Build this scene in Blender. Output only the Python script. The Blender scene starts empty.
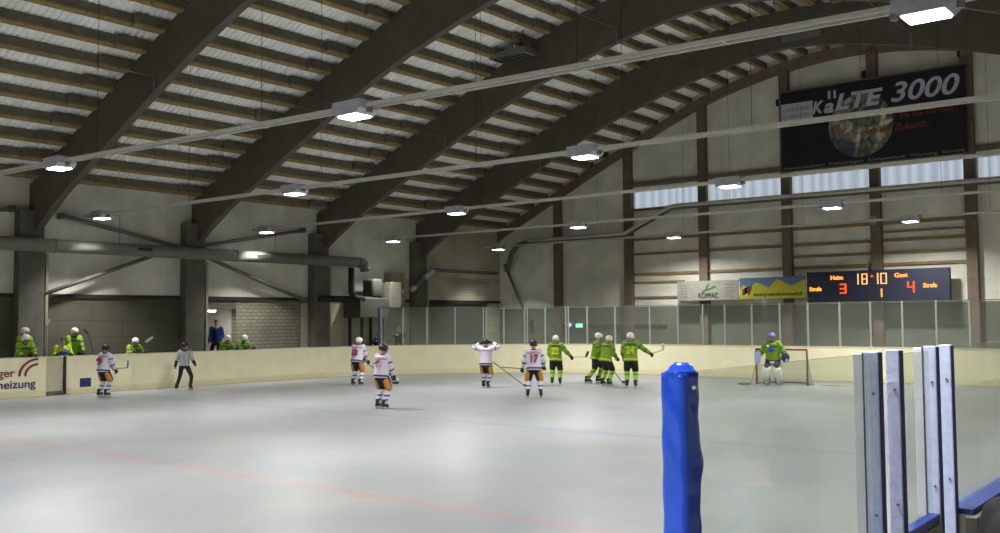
import bpy, bmesh, math, random
from mathutils import Vector, Matrix
from math import sin, cos, pi, radians, sqrt, atan2
random.seed(7)
sc = bpy.context.scene
C = sc.collection

# ------------------------------------------------------------------ camera, world, exposure
def make_camera():
    F, yaw, pitch, roll = 965.0, .679, .0545, -.0075
    f = Vector((-sin(yaw)*cos(pitch), cos(yaw)*cos(pitch), sin(pitch)))
    r = Vector((cos(yaw), sin(yaw), 0)); u = r.cross(f)
    r2 = cos(roll)*r + sin(roll)*u; u2 = -sin(roll)*r + cos(roll)*u
    cd = bpy.data.cameras.new('camera'); co = bpy.data.objects.new('camera', cd); C.objects.link(co)
    m = Matrix((r2, u2, -f)).transposed().to_4x4(); m.translation = (13.5, -9.55, 2.34)
    co.matrix_world = m
    cd.sensor_width = 36; cd.lens = 36*F/1000; cd.clip_start = .05; cd.clip_end = 200
    sc.camera = co
make_camera()
w = bpy.data.worlds.new('world'); sc.world = w; w.use_nodes = True
w.node_tree.nodes['Background'].inputs[0].default_value = (.6, .7, .85, 1)
w.node_tree.nodes['Background'].inputs[1].default_value = .12
sc.view_settings.view_transform = 'Standard'; sc.view_settings.look = 'None'
sc.view_settings.gamma = 1; sc.view_settings.use_curve_mapping = False
sc.view_settings.exposure = 0.08
LAMP_W = 318.0

# ------------------------------------------------------------------ materials
def lin(c):
    return tuple(((v/255)/12.92 if v/255 <= .04045 else ((v/255+.055)/1.055)**2.4) for v in c)
MATS = {}
def mat(name, rgb, rough=.7, metal=0, emit=None, es=1, noise=.12, nscale=6, bump=0, coat=0, spec=.5):
    if name in MATS: return MATS[name]
    m = bpy.data.materials.new(name); m.use_nodes = True; MATS[name] = m
    nt = m.node_tree; N = nt.nodes; L = nt.links; b = N['Principled BSDF']
    col = lin(rgb)
    b.inputs['Roughness'].default_value = rough; b.inputs['Metallic'].default_value = metal
    b.inputs['Specular IOR Level'].default_value = spec
    if coat: b.inputs['Coat Weight'].default_value = coat
    tc = N.new('ShaderNodeTexCoord'); nz = N.new('ShaderNodeTexNoise')
    nz.inputs['Scale'].default_value = nscale; nz.inputs['Detail'].default_value = 4
    L.new(tc.outputs['Object'], nz.inputs['Vector'])
    cr = N.new('ShaderNodeValToRGB')
    cr.color_ramp.elements[0].color = tuple(v*(1-noise) for v in col)+(1,)
    cr.color_ramp.elements[1].color = tuple(min(1, v*(1+noise)) for v in col)+(1,)
    cr.color_ramp.elements[0].position = .3; cr.color_ramp.elements[1].position = .7
    L.new(nz.outputs['Fac'], cr.inputs['Fac']); L.new(cr.outputs['Color'], b.inputs['Base Color'])
    if bump:
        bp = N.new('ShaderNodeBump'); bp.inputs['Strength'].default_value = bump; bp.inputs['Distance'].default_value = .02
        L.new(nz.outputs['Fac'], bp.inputs['Height']); L.new(bp.outputs['Normal'], b.inputs['Normal'])
    if emit:
        b.inputs['Emission Color'].default_value = lin(emit)+(1,); b.inputs['Emission Strength'].default_value = es
    return m
def banded(name, stops, axis='Z', rough=.8):
    """bands of colour by object height: stops = [(upper edge, rgb), ...] between 0 and 2 m"""
    if name in MATS: return MATS[name]
    m = bpy.data.materials.new(name); m.use_nodes = True; MATS[name] = m
    nt = m.node_tree; N = nt.nodes; L = nt.links; b = N['Principled BSDF']; b.inputs['Roughness'].default_value = rough
    tc = N.new('ShaderNodeTexCoord'); sp = N.new('ShaderNodeSeparateXYZ'); L.new(tc.outputs['Object'], sp.inputs[0])
    mu = N.new('ShaderNodeMath'); mu.operation = 'MULTIPLY'; mu.inputs[1].default_value = .5
    L.new(sp.outputs[axis], mu.inputs[0])
    cr = N.new('ShaderNodeValToRGB'); cr.color_ramp.interpolation = 'CONSTANT'
    e = cr.color_ramp.elements; e[0].position = 0; e[0].color = lin(stops[0][1])+(1,)
    e[1].position = stops[0][0]/2; e[1].color = lin(stops[1][1])+(1,)
    for k in range(1, len(stops)-1):
        q = e.new(stops[k][0]/2); q.color = lin(stops[k+1][1])+(1,)
    L.new(mu.outputs[0], cr.inputs['Fac']); L.new(cr.outputs['Color'], b.inputs['Base Color'])
    return m
def wave_mat(name, c1, c2, scale, axis='X', rough=.8):
    if name in MATS: return MATS[name]
    m = bpy.data.materials.new(name); m.use_nodes = True; MATS[name] = m
    nt = m.node_tree; N = nt.nodes; L = nt.links; b = N['Principled BSDF']; b.inputs['Roughness'].default_value = rough
    tc = N.new('ShaderNodeTexCoord'); wv = N.new('ShaderNodeTexWave'); wv.bands_direction = axis
    wv.inputs['Scale'].default_value = scale; L.new(tc.outputs['Object'], wv.inputs['Vector'])
    cr = N.new('ShaderNodeValToRGB'); cr.color_ramp.elements[0].color = lin(c1)+(1,); cr.color_ramp.elements[1].color = lin(c2)+(1,)
    cr.color_ramp.elements[0].position = .42; cr.color_ramp.elements[1].position = .58
    L.new(wv.outputs['Fac'], cr.inputs['Fac']); L.new(cr.outputs['Color'], b.inputs['Base Color'])
    return m
def brick_mat(name, c1, c2, mortar, bw, bh, plane='YZ', msize=.012, rough=.85, bump=.3, offset=.5):
    if name in MATS: return MATS[name]
    m = bpy.data.materials.new(name); m.use_nodes = True; MATS[name] = m
    nt = m.node_tree; N = nt.nodes; L = nt.links; b = N['Principled BSDF']; b.inputs['Roughness'].default_value = rough
    tc = N.new('ShaderNodeTexCoord'); sp = N.new('ShaderNodeSeparateXYZ'); cb = N.new('ShaderNodeCombineXYZ')
    L.new(tc.outputs['Object'], sp.inputs[0]); L.new(sp.outputs[plane[0]], cb.inputs[0]); L.new(sp.outputs[plane[1]], cb.inputs[1])
    bk = N.new('ShaderNodeTexBrick'); L.new(cb.outputs[0], bk.inputs['Vector'])
    bk.inputs['Color1'].default_value = lin(c1)+(1,); bk.inputs['Color2'].default_value = lin(c2)+(1,); bk.inputs['Mortar'].default_value = lin(mortar)+(1,)
    bk.inputs['Scale'].default_value = 1; bk.inputs['Brick Width'].default_value = bw; bk.inputs['Row Height'].default_value = bh
    bk.inputs['Mortar Size'].default_value = msize; bk.offset = offset
    nz = N.new('ShaderNodeTexNoise'); nz.inputs['Scale'].default_value = .9; nz.inputs['Detail'].default_value = 5; L.new(tc.outputs['Object'], nz.inputs['Vector'])
    mr = N.new('ShaderNodeMapRange'); mr.inputs[1].default_value = .3; mr.inputs[2].default_value = .7; mr.inputs[3].default_value = .82; mr.inputs[4].default_value = 1.1
    L.new(nz.outputs['Fac'], mr.inputs[0])
    mx = N.new('ShaderNodeVectorMath'); mx.operation = 'SCALE'; L.new(bk.outputs['Color'], mx.inputs[0]); L.new(mr.outputs[0], mx.inputs['Scale'])
    L.new(mx.outputs[0], b.inputs['Base Color'])
    bp = N.new('ShaderNodeBump'); bp.inputs['Strength'].default_value = bump; bp.inputs['Distance'].default_value = .01; bp.invert = True
    L.new(bk.outputs['Fac'], bp.inputs['Height']); L.new(bp.outputs['Normal'], b.inputs['Normal'])
    return m
def glass_mat(name='shield_glass', tint=(.93, .96, .93), fac=.09):
    if name in MATS: return MATS[name]
    m = bpy.data.materials.new(name); m.use_nodes = True; MATS[name] = m
    nt = m.node_tree; N = nt.nodes; L = nt.links; N.remove(N['Principled BSDF'])
    out = [n for n in N if n.type == 'OUTPUT_MATERIAL'][0]
    tr = N.new('ShaderNodeBsdfTransparent'); tr.inputs[0].default_value = tint+(1,)
    gl = N.new('ShaderNodeBsdfGlossy'); gl.inputs['Roughness'].default_value = .04
    df = N.new('ShaderNodeBsdfDiffuse'); df.inputs[0].default_value = (.55, .56, .5, 1)
    fr = N.new('ShaderNodeFresnel'); fr.inputs[0].default_value = 1.45
    ge = N.new('ShaderNodeNewGeometry'); inv = N.new('ShaderNodeMath'); inv.operation = 'SUBTRACT'; inv.inputs[0].default_value = 1; L.new(ge.outputs['Backfacing'], inv.inputs[1])
    ml = N.new('ShaderNodeMath'); ml.operation = 'MULTIPLY'; L.new(fr.outputs[0], ml.inputs[0]); L.new(inv.outputs[0], ml.inputs[1])
    mx = N.new('ShaderNodeMixShader'); L.new(ml.outputs[0], mx.inputs[0]); L.new(tr.outputs[0], mx.inputs[1]); L.new(gl.outputs[0], mx.inputs[2])
    nz = N.new('ShaderNodeTexNoise'); nz.inputs['Scale'].default_value = 3; tc = N.new('ShaderNodeTexCoord'); L.new(tc.outputs['Object'], nz.inputs['Vector'])
    mr = N.new('ShaderNodeMapRange'); mr.inputs[3].default_value = fac*.4; mr.inputs[4].default_value = fac*1.4; L.new(nz.outputs['Fac'], mr.inputs[0])
    m2 = N.new('ShaderNodeMixShader'); L.new(mr.outputs[0], m2.inputs[0]); L.new(mx.outputs[0], m2.inputs[1]); L.new(df.outputs[0], m2.inputs[2])
    L.new(m2.outputs[0], out.inputs[0])
    return m
def ice_mat():
    m = bpy.data.materials.new('ice'); m.use_nodes = True
    nt = m.node_tree; N = nt.nodes; L = nt.links; b = N['Principled BSDF']
    tc = N.new('ShaderNodeTexCoord'); sp = N.new('ShaderNodeSeparateXYZ'); L.new(tc.outputs['Object'], sp.inputs[0])
    def math_(op, a, bb=None):
        n = N.new('ShaderNodeMath'); n.operation = op
        for i, v in enumerate((a, bb)):
            if v is None: continue
            if isinstance(v, (int, float)): n.inputs[i].default_value = v
            else: L.new(v, n.inputs[i])
        return n.outputs[0]
    n1 = N.new('ShaderNodeTexNoise'); n1.inputs['Scale'].default_value = .35; n1.inputs['Detail'].default_value = 6; n1.inputs['Roughness'].default_value = .6
    L.new(tc.outputs['Object'], n1.inputs['Vector'])
    cr = N.new('ShaderNodeValToRGB'); cr.color_ramp.elements[0].color = lin((136, 141, 147))+(1,); cr.color_ramp.elements[1].color = lin((159, 159, 158))+(1,)
    cr.color_ramp.elements[0].position = .3; cr.color_ramp.elements[1].position = .7; L.new(n1.outputs['Fac'], cr.inputs['Fac'])
    # skate scratches: stretched noise
    mp = N.new('ShaderNodeMapping'); mp.inputs['Scale'].default_value = (9, .5, 1); mp.inputs['Rotation'].default_value = (0, 0, .5); L.new(tc.outputs['Object'], mp.inputs[0])
    n2 = N.new('ShaderNodeTexNoise'); n2.inputs['Scale'].default_value = 2; n2.inputs['Detail'].default_value = 6; n2.inputs['Distortion'].default_value = .6; L.new(mp.outputs[0], n2.inputs['Vector'])
    r2 = N.new('ShaderNodeMapRange'); r2.inputs[1].default_value = .6; r2.inputs[2].default_value = .75; r2.inputs[3].default_value = 0; r2.inputs[4].default_value = .35; L.new(n2.outputs['Fac'], r2.inputs[0])
    col = cr.outputs['Color']
    def mix(fac, c):
        nonlocal col
        x = N.new('ShaderNodeMix'); x.data_type = 'RGBA'; L.new(fac, x.inputs['Factor']); L.new(col, x.inputs['A']); x.inputs['B'].default_value = lin(c)+(1,)
        col = x.outputs['Result']
    mix(r2.outputs[0], (162, 166, 172))
    Y = sp.outputs['Y']; X = sp.outputs['X']
    def band(v, c, hw): return math_('LESS_THAN', math_('ABSOLUTE', math_('SUBTRACT', v, c)), hw)
    mix(math_('MULTIPLY', band(Y, -.5, .13), .2), (190, 105, 105))
    mix(math_('MULTIPLY', band(Y, 7.2, .13), .38), (105, 120, 165))
    mix(math_('MULTIPLY', band(Y, -15.2, .15), .35), (105, 120, 165))
    mix(math_('MULTIPLY', band(Y, 22.64, .03), .35), (190, 105, 105))
    def ring(cx, cy, r, hw):
        d = math_('SQRT', math_('ADD', math_('POWER', math_('SUBTRACT', X, cx), 2.), math_('POWER', math_('SUBTRACT', Y, cy), 2.)))
        return band(d, r, hw)
    mix(math_('MULTIPLY', ring(3.9, -.6, 4.9, .05), .16), (105, 120, 165))
    mix(math_('MULTIPLY', ring(3.9, -.6, 0., .16), .18), (180, 90, 90))
    L.new(col, b.inputs['Base Color'])
    b.inputs['Roughness'].default_value = .38; b.inputs['Specular IOR Level'].default_value = .35
    bp = N.new('ShaderNodeBump'); bp.inputs['Strength'].default_value = .12; bp.inputs['Distance'].default_value = .01
    L.new(n2.outputs['Fac'], bp.inputs['Height']); L.new(bp.outputs['Normal'], b.inputs['Normal'])
    return m

GLULAM = mat('brown_glulam', (92, 84, 74), .75, noise=.14, nscale=2)
PURLIN = mat('ochre_timber', (142, 122, 78), .8, noise=.2, nscale=5)
WEB = mat('dark_timber_web', (106, 99, 84), .85, noise=.2, nscale=4)
ENDBEAM = mat('brown_beam', (122, 108, 90), .8, noise=.15, nscale=3)
POSTW = mat('brown_post', (112, 98, 84), .8, noise=.15, nscale=3)
DECK = mat('pale_deck_sheet', (252, 251, 244), .6, noise=.08, nscale=1.5)
CREAM = brick_mat('cream_sandwich_panel', (216, 214, 202), (212, 210, 198), (198, 196, 186), 1.9, 60, 'YZ', .012, bump=.15, offset=0)
CREAMX = brick_mat('cream_sandwich_panel_end', (228, 226, 212), (223, 221, 208), (208, 206, 194), 1.9, 60, 'XZ', .012, bump=.15, offset=0)
CONC = mat('grey_concrete', (98, 97, 90), .9, noise=.18, nscale=2.5, bump=.3)
BLOCK = brick_mat('dark_block_wall', (94, 92, 80), (88, 87, 75), (78, 77, 67), 2.4, .6, 'YZ', .015, bump=.4)
BRICK = brick_mat('sand_lime_brick', (138, 134, 116), (128, 124, 108), (104, 101, 88), .30, .15, 'YZ', .02, bump=.5)
BRICK2 = brick_mat('yellow_brick', (196, 193, 168), (188, 186, 162), (170, 168, 146), .30, .15, 'YZ', .02, bump=.5)
LOWEND = brick_mat('end_wall_base', (112, 113, 99), (107, 109, 96), (100, 101, 89), 2.0, .8, 'XZ', .01, bump=.3)
STEEL = mat('grey_steel', (112, 112, 106), .65, .15, noise=.1)
DARKSTEEL = mat('dark_steel', (48, 48, 46), .6, .3)
DUCT = mat('duct_metal', (118, 118, 110), .75, .0, noise=.12, nscale=3)
ALU = mat('blue_grey_aluminium', (206, 214, 250), .5, .0, noise=.10, nscale=25, bump=.15)
ALUDARK = mat('dark_aluminium', (96, 96, 88), .5, .5)
ALUPOST = mat('pale_aluminium', (190, 190, 182), .4, .4)
TRAY = mat('galvanised_tray', (198, 196, 184), .5, .1, noise=.1, nscale=10)
LAMPBODY = mat('lamp_housing_grey', (176, 176, 182), .5, .1)
BLUEPAD = mat('blue_vinyl', (34, 92, 235), .22, noise=.1, nscale=7, bump=.12, coat=.6)
BLUERAIL = mat('blue_rail', (40, 72, 170), .35)
BOARD = mat('yellowish_board', (252, 244, 206), .35, noise=.04, nscale=2)
BOARDLOW = mat('kick_plate', (244, 234, 192), .4, noise=.05)
BOARDDOOR = mat('grey_green_door', (204, 200, 170), .4, noise=.05)
BLACK = mat('black', (18, 18, 20), .6)
DARK = mat('dark_cloth', (17, 17, 21), .85)
GLASS = glass_mat()
SKIN = mat('skin', (190, 140, 115), .6, noise=.06)
WHITE = mat('white_plastic', (232, 232, 228), .35, noise=.03)

# ------------------------------------------------------------------ mesh helpers
def nb(): return bmesh.new()
def box(bm, x0, x1, y0, y1, z0, z1, bev=0):
    r = bmesh.ops.create_cube(bm, size=1); vs = r['verts']
    for v in vs: v.co = Vector((x0+(v.co.x+.5)*(x1-x0), y0+(v.co.y+.5)*(y1-y0), z0+(v.co.z+.5)*(z1-z0)))
    if bev:
        es = list({e for v in vs for e in v.link_edges})
        bmesh.ops.bevel(bm, geom=es, offset=bev, segments=2, affect='EDGES', profile=.5)
    return vs
def frame(d):
    d = Vector(d).normalized(); a = Vector((0, 0, 1)) if abs(d.z) < .95 else Vector((1, 0, 0))
    u = a.cross(d).normalized(); return u, d.cross(u), d
def tube(bm, pts, r, seg=8, cap=True):
    pts = [Vector(p) for p in pts]; rs = r if isinstance(r, (list, tuple)) else [r]*len(pts)
    rings = []; u = None
    for i, p in enumerate(pts):
        d = (pts[min(i+1, len(pts)-1)]-pts[max(i-1, 0)]).normalized()
        if u is None: u, v, _ = frame(d)
        else:
            u = (u-d*u.dot(d)).normalized(); v = d.cross(u)
        rings.append([bm.verts.new(p+(u*cos(2*pi*k/seg)+v*sin(2*pi*k/seg))*rs[i]) for k in range(seg)])
    for a, b in zip(rings, rings[1:]):
        for k in range(seg): bm.faces.new((a[k], a[(k+1) % seg], b[(k+1) % seg], b[k]))
    if cap: bm.faces.new(rings[0][::-1]); bm.faces.new(rings[-1])
def bar(bm, a, b, w, h):
    """square bar from a to b, w across and h upward"""
    a = Vector(a); b = Vector(b); d = (b-a).normalized()
    s = d.cross(Vector((0, 0, 1)));  s = s.normalized() if s.length > .01 else Vector((1, 0, 0)); t = s.cross(d)
    q = [[bm.verts.new(p+s*w/2*i+t*h/2*j) for i, j in ((-1, -1), (1, -1), (1, 1), (-1, 1))] for p in (a, b)]
    for k in range(4): bm.faces.new((q[0][k], q[0][(k+1) % 4], q[1][(k+1) % 4], q[1][k]))
    bm.faces.new(q[0][::-1]); bm.faces.new(q[1])
def capsule(bm, a, b, ra, rb, seg=12, n=4):
    """closed tapered limb with rounded ends"""
    a = Vector(a); b = Vector(b); u, v, d = frame(b-a) if (b-a).length > 1e-5 else frame((0, 0, 1))
    prof = [(a-d*ra*cos(t), ra*sin(t)) for t in [pi/2*i/n for i in range(1, n+1)]]
    prof += [(b+d*rb*sin(t), rb*cos(t)) for t in [pi/2*i/n for i in range(0, n)]]
    rings = [[bm.verts.new(c+(u*cos(2*pi*k/seg)+v*sin(2*pi*k/seg))*r) for k in range(seg)] for c, r in prof]
    for p, q in zip(rings, rings[1:]):
        for k in range(seg): bm.faces.new((p[k], p[(k+1) % seg], q[(k+1) % seg], q[k]))
    s = bm.verts.new(a-d*ra); e = bm.verts.new(b+d*rb)
    for k in range(seg):
        bm.faces.new((s, rings[0][(k+1) % seg], rings[0][k])); bm.faces.new((e, rings[-1][k], rings[-1][(k+1) % seg]))
def loft(bm, secs, fwd=None, seg=18, power=2.0):
    """secs: (centre, rx, ry, up) closed stack of ellipses; x axis is world X of the figure"""
    rings = []
    for c, rx, ry, up in secs:
        up = Vector(up).normalized(); x = Vector((1, 0, 0)); y = up.cross(x).normalized()
        rings.append([bm.verts.new(Vector(c)+x*rx*cos(2*pi*k/seg)+y*ry*sin(2*pi*k/seg)) for k in range(seg)])
    for p, q in zip(rings, rings[1:]):
        for k in range(seg): bm.faces.new((p[k], p[(k+1) % seg], q[(k+1) % seg], q[k]))
    bm.faces.new(rings[0][::-1]); bm.faces.new(rings[-1])
def ell(bm, c, rx, ry, rz, rot=None, seg=16, rings=10):
    r = bmesh.ops.create_uvsphere(bm, u_segments=seg, v_segments=rings, radius=1)
    M = Matrix.Translation(Vector(c)) @ (rot.to_4x4() if rot else Matrix.Identity(4)) @ Matrix.Diagonal((rx, ry, rz, 1))
    bmesh.ops.transform(bm, matrix=M, verts=r['verts']); return r['verts']
def prism(bm, pts, ax, a, b):
    """polygon pts in the other two axes, extruded along axis ax from a to b"""
    def P(p, t):
        l = list(p); l.insert(ax, t); return Vector(l)
    A = [bm.verts.new(P(p, a)) for p in pts]; B = [bm.verts.new(P(p, b)) for p in pts]; n = len(pts)
    for k in range(n): bm.faces.new((A[k], A[(k+1) % n], B[(k+1) % n], B[k]))
    bm.faces.new(A[::-1]); bm.faces.new(B)
def obj(name, bm, m, parent=None, smooth=False):
    bmesh.ops.recalc_face_normals(bm, faces=bm.faces)
    me = bpy.data.meshes.new(name); bm.to_mesh(me); bm.free()
    if smooth:
        for p in me.polygons: p.use_smooth = True
    me.materials.append(m)
    o = bpy.data.objects.new(name, me); C.objects.link(o)
    if parent: o.parent = parent
    return o
def thing(name, label, cat, loc=(0, 0, 0), rz=0, group=None, scale=1):
    o = bpy.data.objects.new(name, None); C.objects.link(o); o.location = loc; o.rotation_euler = (0, 0, rz); o.scale = (scale,)*3
    o.empty_display_size = .2
    o['label'] = label; o['category'] = cat
    if group: o['group'] = group
    return o
def tag(o, label, cat, group=None):
    o['label'] = label; o['category'] = cat
    if group: o['group'] = group
    return o
def struct(name, bm, m, smooth=False):
    o = obj(name, bm, m, None, smooth); o['kind'] = 'structure'; return o
def baked(name, bm, m, parent, voxel=.02, it=4):
    """fuse overlapping closed shapes into one continuous surface"""
    o = obj('tmp', bm, m)
    r = o.modifiers.new('r', 'REMESH'); r.mode = 'VOXEL'; r.voxel_size = voxel; r.use_smooth_shade = True
    s = o.modifiers.new('s', 'SMOOTH'); s.iterations = it; s.factor = .5
    dg = bpy.context.evaluated_depsgraph_get(); dg.update()
    me = bpy.data.meshes.new_from_object(o.evaluated_get(dg)); me.name = name
    old = o.data; bpy.data.objects.remove(o); bpy.data.meshes.remove(old)
    for p in me.polygons: p.use_smooth = True
    if not me.materials: me.materials.append(m)
    q = bpy.data.objects.new(name, me); C.objects.link(q)
    if parent: q.parent = parent
    return q
def text(name, s, m, loc, rot, size, parent, width=None, shear=0, bold=0, align='LEFT', ext=.004):
    cu = bpy.data.curves.new('t', 'FONT'); cu.body = s; cu.size = size; cu.shear = shear; cu.offset = bold; cu.extrude = ext; cu.align_x = align
    o = bpy.data.objects.new('t', cu); C.objects.link(o)
    dg = bpy.context.evaluated_depsgraph_get(); dg.update()
    me = bpy.data.meshes.new_from_object(o.evaluated_get(dg)); bpy.data.objects.remove(o); bpy.data.curves.remove(cu)
    me.name = name
    if width:
        xs = [v.co.x for v in me.vertices]; k = width/(max(xs)-min(xs)); x0 = min(xs) if align == 'LEFT' else 0
        for v in me.vertices: v.co.x = (v.co.x-x0)*k
    me.materials.clear(); me.materials.append(m)
    o = bpy.data.objects.new(name, me); C.objects.link(o); o.location = loc; o.rotation_euler = rot
    if parent: o.parent = parent
    return o

# ------------------------------------------------------------------ geometry of the hall
AX = -.6                                   # ridge line
HALF = 19.4
XL, XR = AX-HALF, AX+HALF                  # -20 .. 18.8
YE, YB = 31.9, -40.
TOP = [(-22, 6.2), (-20, 7.1), (-18, 8.05), (-16, 9.0), (-14, 9.95), (-12, 10.85), (-10, 11.75), (-8, 12.6), (-6, 13.22), (-4, 13.65), (-2, 13.93), (-.6, 13.98)]
LOW = [(-20, 5.2), (-19.2, 5.75), (-18, 6.5), (-16, 7.42), (-14, 8.38), (-12, 9.3), (-10, 10.18), (-8, 10.92), (-6, 11.52), (-4, 12.03), (-2, 12.4), (-.6, 12.5)]
def interp(T, x):
    x = AX-abs(x-AX)
    for (a, b), (c, d) in zip(T, T[1:]):
        if a <= x <= c: return b+(d-b)*(x-a)/(c-a)
    return T[0][1]
def ztop(x): return interp(TOP, x)
def zlow(x): return interp(LOW, x)
xs_full = [XL-.3+(XR-XL+.6)*i/44 for i in range(45)]

# floor, ice
b = nb(); box(b, XL-.3, XR+.3, YB, YE+.3, -.3, -.02); struct('floor', b, CONC)
def rink_outline(off, n=16):
    
    pts = []
    for cx, cy, a0, R in ((5, 18.7, 0, 7+off), (-6.8, 15.2, 90, 10.5+off), (-9.8, -26, 180, 7.5+off), (4.5, -26, 270, 7.5+off)):
        for i in range(n+1):
            a = radians(a0+90*i/n); pts.append((cx+R*cos(a), cy+R*sin(a)))
    return pts
b = nb(); prism(b, rink_outline(.05), 2, -.02, 0)
ice = struct('floor_ice', b, ice_mat())

# ceiling: ribbed deck following the arches, with a purlin child for each line
b = nb()
prof = [(0, 0), (.07, 0), (.10, .045), (.17, .045), (.20, 0)]
ys = []
y = YB
while y < YE+.3:
    for dy, dz in prof[:4]: ys.append((y+dy, dz))
    y += .2
grid = [[b.verts.new((x, yy, ztop(x)+.30+dz)) for yy, dz in ys] for x in xs_full]
for g0, g1 in zip(grid, grid[1:]):
    for k in range(len(ys)-1): b.faces.new((g0[k], g0[k+1], g1[k+1], g1[k]))
ceiling = struct('ceiling', b, DECK)
so = ceiling.modifiers.new('thick', 'SOLIDIFY'); so.thickness = .02; so.offset = 1
ARCH_Y = [31.8-6.4*k for k in range(0, 8)]
x = AX-18.93
while x < XR-.3:
    b = nb(); zt = ztop(x)
    # each purlin is laid bay by bay; the laps beside every arch are doubled timbers
    ya = YB
    sl = (ztop(x+.1)-ztop(x-.1))/.2
    def pbox(y0, y1, dx, dzb):
        q = [(x-.07+dx, zt+.01+dzb-.07*sl), (x+.07+dx, zt+.01+dzb+.07*sl), (x+.07+dx, zt+.28+.07*sl), (x-.07+dx, zt+.28-.07*sl)]
        prism(b, q, 1, y0, y1) if False else None
        vs = [[b.verts.new((px, yy, pz)) for px, pz in q] for yy in (y0, y1)]
        for k in range(4): b.faces.new((vs[0][k], vs[0][(k+1) % 4], vs[1][(k+1) % 4], vs[1][k]))
        b.faces.new(vs[0][::-1]); b.faces.new(vs[1])
    def fbox(y0, y1, dx, dzb):
        q = [(x-.08+dx, zt-.02+dzb-.08*sl), (x+.08+dx, zt-.02+dzb+.08*sl), (x+.08+dx, zt+.025+dzb+.08*sl), (x-.08+dx, zt+.025+dzb-.08*sl)]
        vs = [[b2.verts.new((px, yy, pz)) for px, pz in q] for yy in (y0, y1)]
        for k in range(4): b2.faces.new((vs[0][k], vs[0][(k+1) % 4], vs[1][(k+1) % 4], vs[1][k]))
        b2.faces.new(vs[0][::-1]); b2.faces.new(vs[1])
    b2 = nb(); fbox(YB, YE, 0, 0)
    pbox(YB, YE, 0, .02)
    for ay in ARCH_Y[1:]:
        pbox(ay-1.1, ay+.4, .15 if x < AX else -.15, .0); fbox(ay-1.1, ay+.4, .15 if x < AX else -.15, -.02)
    pu = obj('purlin', b, WEB, ceiling); obj('flange', b2, PURLIN, pu)
    x += .952

# side, end and back walls
b = nb(); box(b, XL-.3, XL, YB, YE, 3.3, 8.2); struct('wall_left', b, CREAM)
def wseg(name, y0, y1, z0, z1, m, x0=XL-.3, x1=XL):
    b = nb(); box(b, x0, x1, y0, y1, z0, z1); return struct(name, b, m)
wseg('wall_left_lower', YB, 12.62, 0, 3.3, BLOCK)
wseg('wall_left_lintel', 12.62, 14.6, 2.84, 3.3, BLOCK)
wseg('wall_left_brick', 14.6, 18.0, 0, 3.3, BRICK)
b = nb(); box(b, XL, XL+.02, 14.62, 17.8, 0, 2.78); struct('trim_1', b, BRICK)
wseg('wall_left_pale', 18.0, 25.2, 0, 3.3, mat('pale_render', (172, 170, 152), .9))
wseg('wall_left_corner', 25.2, YE, 0, 3.3, BRICK2)
b = nb(); box(b, XL, XL+.03, 25.9, YE, 3.35, 7.0); struct('wall_left_corner_brick', b, BRICK2)
# doorway recess behind the bench
REC = mat('pale_plaster', (196, 192, 180), .85)
b = nb(); box(b, XL-2.6, XL-2.5, 12.4, 15.3, 0, 2.9); box(b, XL-2.5, XL-.3, 12.52, 12.62, 0, 2.9); box(b, XL-2.5, XL-.3, 14.6, 14.7, 0, 2.9)
box(b, XL-2.6, XL-.3, 12.4, 15.3, 2.86, 2.95)
struct('wall_recess', b, REC)
b = nb(); box(b, XL-2.6, XL, 12.4, 15.3, -.1, -.0); struct('floor_recess', b, CONC)
b = nb(); box(b, XL, XL+.06, YB, YE, 3.2, 3.34); struct('trim_2', b, DARKSTEEL)
b = nb(); box(b, XL, XL+.05, 26.0, 30.7, 0, 3.15); d = struct('door_1', b, mat('dark_green_door', (72, 76, 64), .7))
b = nb(); box(b, XL+.05, XL+.11, 25.9, 30.8, 3.12, 3.24); obj('door_frame', b, DARKSTEEL, d)
b = nb(); box(b, XR, XR+.3, YB, YE, 0, 8.2); struct('wall_right', b, CREAM)
def gable(y0, y1, z0, name, m, tmat=None):
    b = nb(); q = [(XL-.3, z0), (XR+.3, z0)]+[(x, ztop(x)+.33) for x in reversed(xs_full)]
    A = [b.verts.new((p[0], y0, p[1])) for p in q]; B = [b.verts.new((p[0], y1, p[1])) for p in q]; n = len(q)
    for k in range(n): b.faces.new((A[k], A[(k+1) % n], B[(k+1) % n], B[k]))
    b.faces.new(A[::-1]); b.faces.new(B)
    return struct(name, b, m)
gable(YE, YE+.3, 2.9, 'wall_end', CREAMX)
gable(YB-.3, YB, 0, 'wall_back', CREAMX)
b = nb(); box(b, XL-.3, XR+.3, YE, YE+.3, 0, 2.9); struct('wall_end_lower', b, LOWEND)

# window band in the end wall: translucent ribbed sheets
m = bpy.data.materials.new('translucent_sheet'); m.use_nodes = True; N = m.node_tree.nodes; L = m.node_tree.links; bs = N['Principled BSDF']
tc = N.new('ShaderNodeTexCoord'); wv = N.new('ShaderNodeTexWave'); wv.bands_direction = 'X'; wv.inputs['Scale'].default_value = .7; wv.inputs['Distortion'].default_value = 6; wv.inputs['Detail'].default_value = 2
mp = N.new('ShaderNodeMapping'); mp.inputs['Scale'].default_value = (1, 1, .05); L.new(tc.outputs['Object'], mp.inputs[0]); L.new(mp.outputs[0], wv.inputs['Vector'])
cr = N.new('ShaderNodeValToRGB'); cr.color_ramp.elements[0].color = lin((158, 170, 184))+(1,); cr.color_ramp.elements[1].color = lin((186, 198, 210))+(1,)
L.new(wv.outputs['Fac'], cr.inputs['Fac']); L.new(cr.outputs[0], bs.inputs['Emission Color']); bs.inputs['Emission Strength'].default_value = .85; bs.inputs['Base Color'].default_value = (.3, .3, .32, 1)
SHEET = m
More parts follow.
